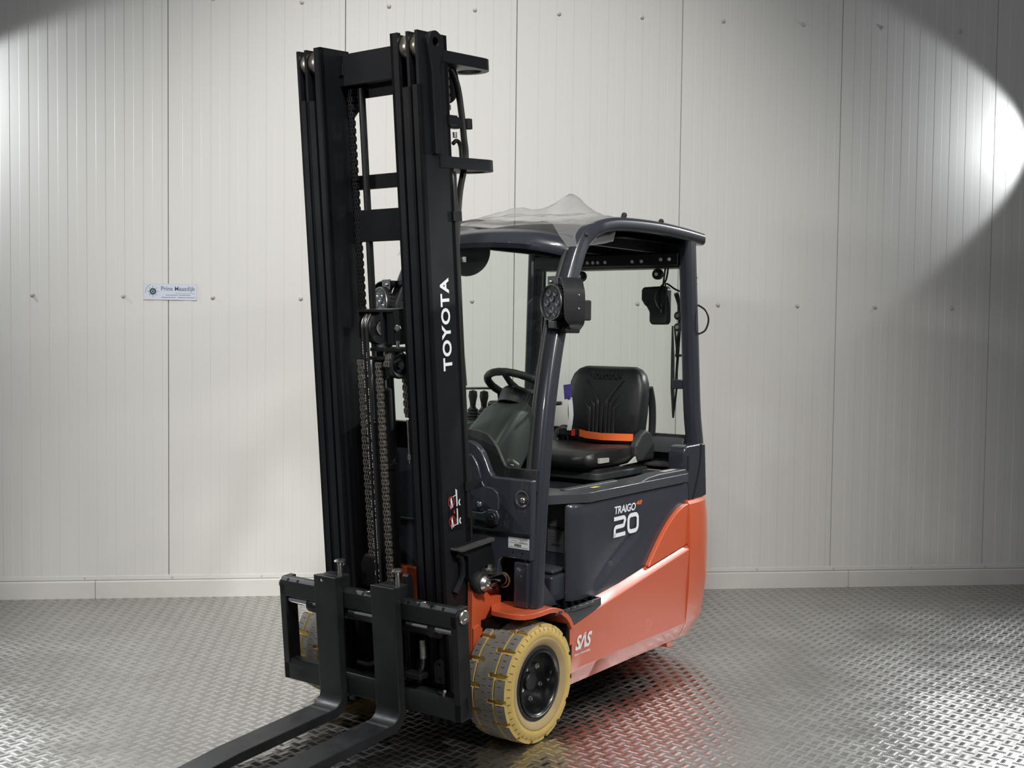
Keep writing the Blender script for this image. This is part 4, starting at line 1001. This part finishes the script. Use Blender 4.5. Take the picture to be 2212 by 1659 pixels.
part('buckle_button', MB().box(-1.158, -1.152, SY-.118, SY-.102, 1.060, 1.092), 'decal_red', seat)
part('seat_bellows', MB().prism(rrect(-1.30, -.86, SY-.215, SY+.215, .05), 'z', .924, .945), 'rubber', seat, bevel=.004)
part('seat_plate', MB().prism(rrect(-1.31, -.84, SY-.235, SY+.235, .04), 'z', .896, .928), 'plastic_grey', seat, bevel=.006)
part('seat_plate_lettering', lettering('GRAMMER', (-1.07, SY+.2355, .903), (-1, 0, 0), (0, 0, 1), .10, .018, bold=.03), 'ink', seat, smooth=0)
part('seat_rails', MB().box(-1.24, -.88, SY+.14, SY+.20, .874, .897).box(-1.24, -.88, SY-.20, SY-.14, .874, .897), 'satin_black', seat, bevel=.003)
part('seat_back_frame', MB().tube(smoothpath([(-1.36, SY+.20, .95), (-1.385, SY+.20, 1.10), (-1.39, SY+.195, 1.22), (-1.37, SY+.19, 1.30)], 5), .018, 10), 'satin_black', seat)
# ---------------------------------------------------------------- steering and console
wn = Vector((-.48, 0, .877)).normalized(); wc = Vector((-.575, .028, 1.318)); wu = Vector((0, 1, 0)); wv = wn.cross(wu)
wh = MB().tube([wc + wu*math.cos(a)*.150 + wv*math.sin(a)*.150 for a in np.linspace(0, 2*PI, 49)[:-1]], [.0165+.0010*(i % 2) for i in range(48)], 12, closed=True)
sw = part('steering_wheel', wh, 'rubber', smooth=60)
for a in (.35, PI-.35, -PI/2):
    p = wc + wu*math.cos(a)*.146 + wv*math.sin(a)*.146; part('wheel_spoke', MB().tube([wc - wn*.02, (wc+p)/2 - wn*.014, p], [.02, .014, .011], 8), 'rubber', sw)
part('wheel_hub', MB().lathe([(.074, -.085), (.074, -.04), (.070, -.018), (.060, -.006), (.0005, -.004)], wc - wn*.012, wn, 32), 'rubber', sw, smooth=50)
def quadring(c, w, d, ax): pass
colr = []
for (x, z), w, d in (((-.575, 1.222), .135, .10), ((-.565, 1.212), .165, .15), ((-.50, 1.16), .20, .20), ((-.38, 1.05), .215, .22), ((-.28, .955), .21, .20), ((-.20, .88), .18, .16)):
    cen = Vector((x, .028, z)); a = Vector((-.70, 0, .714)); b = Vector((.714, 0, .70))
    colr.append([cen + Vector((0, 1, 0))*u + b*v for u, v in rrect(-w/2, w/2, -d/2, d/2, .03, 3)])
sc = part('steering_column', MB().loft(colr), 'plastic_grey', smooth=40)
part('column_switch', MB().tube([(-.60, .09, 1.24), (-.62, .22, 1.255)], [.012, .008], 8), 'rubber', sc)
part('column_pod', MB().box(-.64, -.55, .09, .145, 1.14, 1.23), 'plastic_grey', sc, bevel=.015, segs=3)
part('column_lower', MB().box(-.40, -.28, -.03, .14, .90, 1.01), 'satin_black', sc, bevel=.02, segs=3)
part('column_catch', MB().tube([(-.36, .145, 1.02), (-.39, .155, 1.0)], .008, 8).sphere((-.39, .15, .965), .012, 10, 8), 'zinc', sc)
for y in (-.30, -.235):
    x = -.66
    lv_ = part('control_lever', MB().lathe([(.013, 1.215), (.015, 1.235), (.021, 1.262), (.019, 1.285), (.0005, 1.292)], (x, y, 0), (0, 0, 1), 16), 'rubber')
    part('lever_boot', MB().lathe([(.034, 1.150), (.036, 1.158), (.030, 1.164), (.033, 1.172), (.027, 1.178), (.030, 1.186), (.024, 1.192), (.026, 1.20), (.018, 1.206), (.013, 1.216)], (x, y, 0), (0, 0, 1), 20), 'rubber', lv_)
con = part('side_console', MB().prism([(-.42, .92), (-.42, 1.10), (-.50, 1.150), (-.74, 1.156), (-.90, 1.20), (-1.02, 1.20), (-1.02, .92)], 'y', -.41, -.19), 'plastic_grey', bevel=.015, segs=3)
part('console_rail', MB().tube(smoothpath([(-.60, -.38, 1.295), (-.60, -.24, 1.303), (-.605, -.13, 1.306), (-.61, -.118, 1.295), (-.62, -.115, 1.22)], 5), .0055, 8), 'satin_black', con)
part('console_knob', MB().lathe([(.03, 0), (.03, .012), (.022, .018), (.0005, .018)], (-.58, -.19, 1.13), (.3, 1, 0), 20), 'satin_black', con)
part('armrest', MB().box(-1.18, -.80, -.33, -.25, 1.19, 1.235), 'leather', con, bevel=.018, segs=3)
part('dash_board', MB().box(-.14, -.035, -.42, .42, .80, .985), 'plastic_grey', bevel=.02)
part('dash_tray', MB().box(-.42, -.035, .06, .29, .955, .983), 'plastic_grey', bevel=.01)
# convex mirror inside the screen
part('interior_mirror', MB().lathe([(.0005, .02), (.06, .014), (.105, .004), (.110, -.004), (.100, -.010), (.0005, -.012)], (-.45, -.185, 1.915), (1, .45, 0), 36), 'mirror_grey', smooth=60)
# ---------------------------------------------------------------- rear wiper and cables
mo = part('wiper_motor', MB().prism([(.215, 1.785), (.33, 1.79), (.345, 1.775), (.345, 1.62), (.335, 1.605), (.262, 1.605), (.250, 1.62), (.250, 1.665), (.235, 1.69), (.222, 1.70), (.205, 1.725), (.205, 1.772)], 'x', -1.375, -1.325), 'satin_black', bevel=.012, segs=3)
part('motor_pin', MB().sphere((-1.325, .235, 1.71), .008, 8, 6), 'rubber', mo)
arm = part('wiper_arm', MB().tube([(-1.37, .372, 1.755), (-1.40, .375, 1.70), (-1.41, .372, 1.60), (-1.41, .365, 1.46), (-1.412, .355, 1.30)], [.012, .011, .008, .007, .006], 8), 'satin_black')
part('wiper_blade', MB().tube([(-1.408, .335, 1.60), (-1.41, .338, 1.45), (-1.41, .340, 1.30), (-1.41, .346, 1.155)], [.004, .009, .010, .005], 6), 'rubber', arm)
part('wiper_strut', MB().tube([(-1.41, .345, 1.60), (-1.41, .362, 1.46), (-1.41, .362, 1.30), (-1.41, .346, 1.16)], .005, 6), 'satin_black', arm)
part('blade_clip', MB().box(-1.415, -1.40, .355, .385, 1.452, 1.464), 'satin_black', arm)
for z in (1.648, 1.593):
    c_ = part('glass_clamp', MB().lathe([(.020, 0), (.020, .014), (.0005, .014)], (-1.372, .388, z), (1, 0, 0), 18), 'rubber'); part('clamp_bolt', MB().lathe([(.010, .014), (.009, .020), (.0005, .020)], (-1.372, .388, z), (1, 0, 0), 12), 'zinc', c_)
for y, z in ((-.165, 1.845), (.272, 1.848)):
    c_ = part('glass_clamp', MB().lathe([(.026, -.006), (.026, .016), (.022, .020), (.0005, .020)], (-1.372, y, z), (1, 0, 0), 20), 'rubber'); part('clamp_bolt', MB().lathe([(.0095, .020), (.008, .025), (.0005, .025)], (-1.372, y, z), (1, 0, 0), 12), 'white_paint', c_)
part('window_catch', MB().box(-1.385, -1.335, .375, .43, 1.30, 1.345), 'pillar_slate', bevel=.006)
for pts in ([(-1.33, .34, 1.93), (-1.335, .325, 1.84), (-1.335, .315, 1.75), (-1.32, .320, 1.66)], [(-1.33, .35, 1.92), (-1.335, .335, 1.82), (-1.32, .30, 1.77), (-1.315, .29, 1.72), (-1.32, .315, 1.68), (-1.335, .335, 1.74), (-1.345, .328, 1.80), (-1.36, .37, 1.775), (-1.37, .415, 1.755)],
            [(-1.40, .472, 1.70), (-1.425, .50, 1.675), (-1.435, .512, 1.63), (-1.425, .50, 1.58), (-1.40, .472, 1.56)], [(-1.33, .36, 1.95), (-1.335, .30, 1.93), (-1.33, .38, 1.90)], [(-1.38, .39, 1.58), (-1.40, .365, 1.54), (-1.405, .36, 1.45)]):
    part('cable', MB().tube(smoothpath(pts, 6), .0045, 6), 'hose')
# ================================================================== loose things on the truck
M_ = Matrix.Translation((0.239767, -2.207049, 0.0)) @ Matrix.Rotation(TH, 4, 'Z')
def world(mb): return mb.xf(lambda p: M_ @ p)
# protective film lying loose on the roof
random.seed(5); nu, nv = 34, 24; fr_ = []
for i in range(nu+1):
    row = []
    for j in range(nv+1):
        t = i/nu; v = -1+2*j/nv; e = 1-v*v
        x = -.30 - 1.06*t; base = 1.985 + .030*e + .062*min(1, t*2.4)
        ridge = .095*math.exp(-((x+.85)/.12)**2)*math.exp(-((v-.24-(x+.85)*1.2)/.24)**2)
        ridge += .035*math.exp(-((x+.72)/.14)**2)*math.exp(-((v+.25)/.3)**2) + .012*math.exp(-((x+.45)/.10)**2)*math.exp(-((v-.15)/.35)**2)
        wr_ = .006*math.sin(14*x+5*v)+.004*math.sin(23*v-9*x)
        edge = -.10*max(0, abs(v)-.82)/.18*(.4+.6*(t < .35))
        row.append((x, v*.452 + .006*math.sin(9*x), base + .014 + ridge + wr_*.8 + edge + random.uniform(-.0012, .0012)))
    fr_.append(row)
obj('plastic_film', world(MB().loft(fr_, closed=False)), 'film', smooth=180, label='crumpled clear plastic film lying over the forklift roof', cat='film')
# hanging tag by the seat
tg = empty('paper_tag', M_ @ Vector((-.80, .135, 1.13)), TH, 'blue and white paper tag hanging beside the driver seat', 'tag')
obj('tag_strap', MB().prism([(-.015, .13), (-.022, .195), (.012, .200), (.015, .135)], 'x', -.006, .006), 'tag_blue', tg)
obj('tag_card', MB().loft([[(x, y-.012, z), (x, y+.012, z), (x-.001, y+.012, z), (x-.001, y-.012, z)] for x, y, z in ((.0, .010, .14), (.004, .018, .10), (.006, .022, .06), (.002, .015, .02), (-.008, .002, -.01))]), 'tag_white', tg)
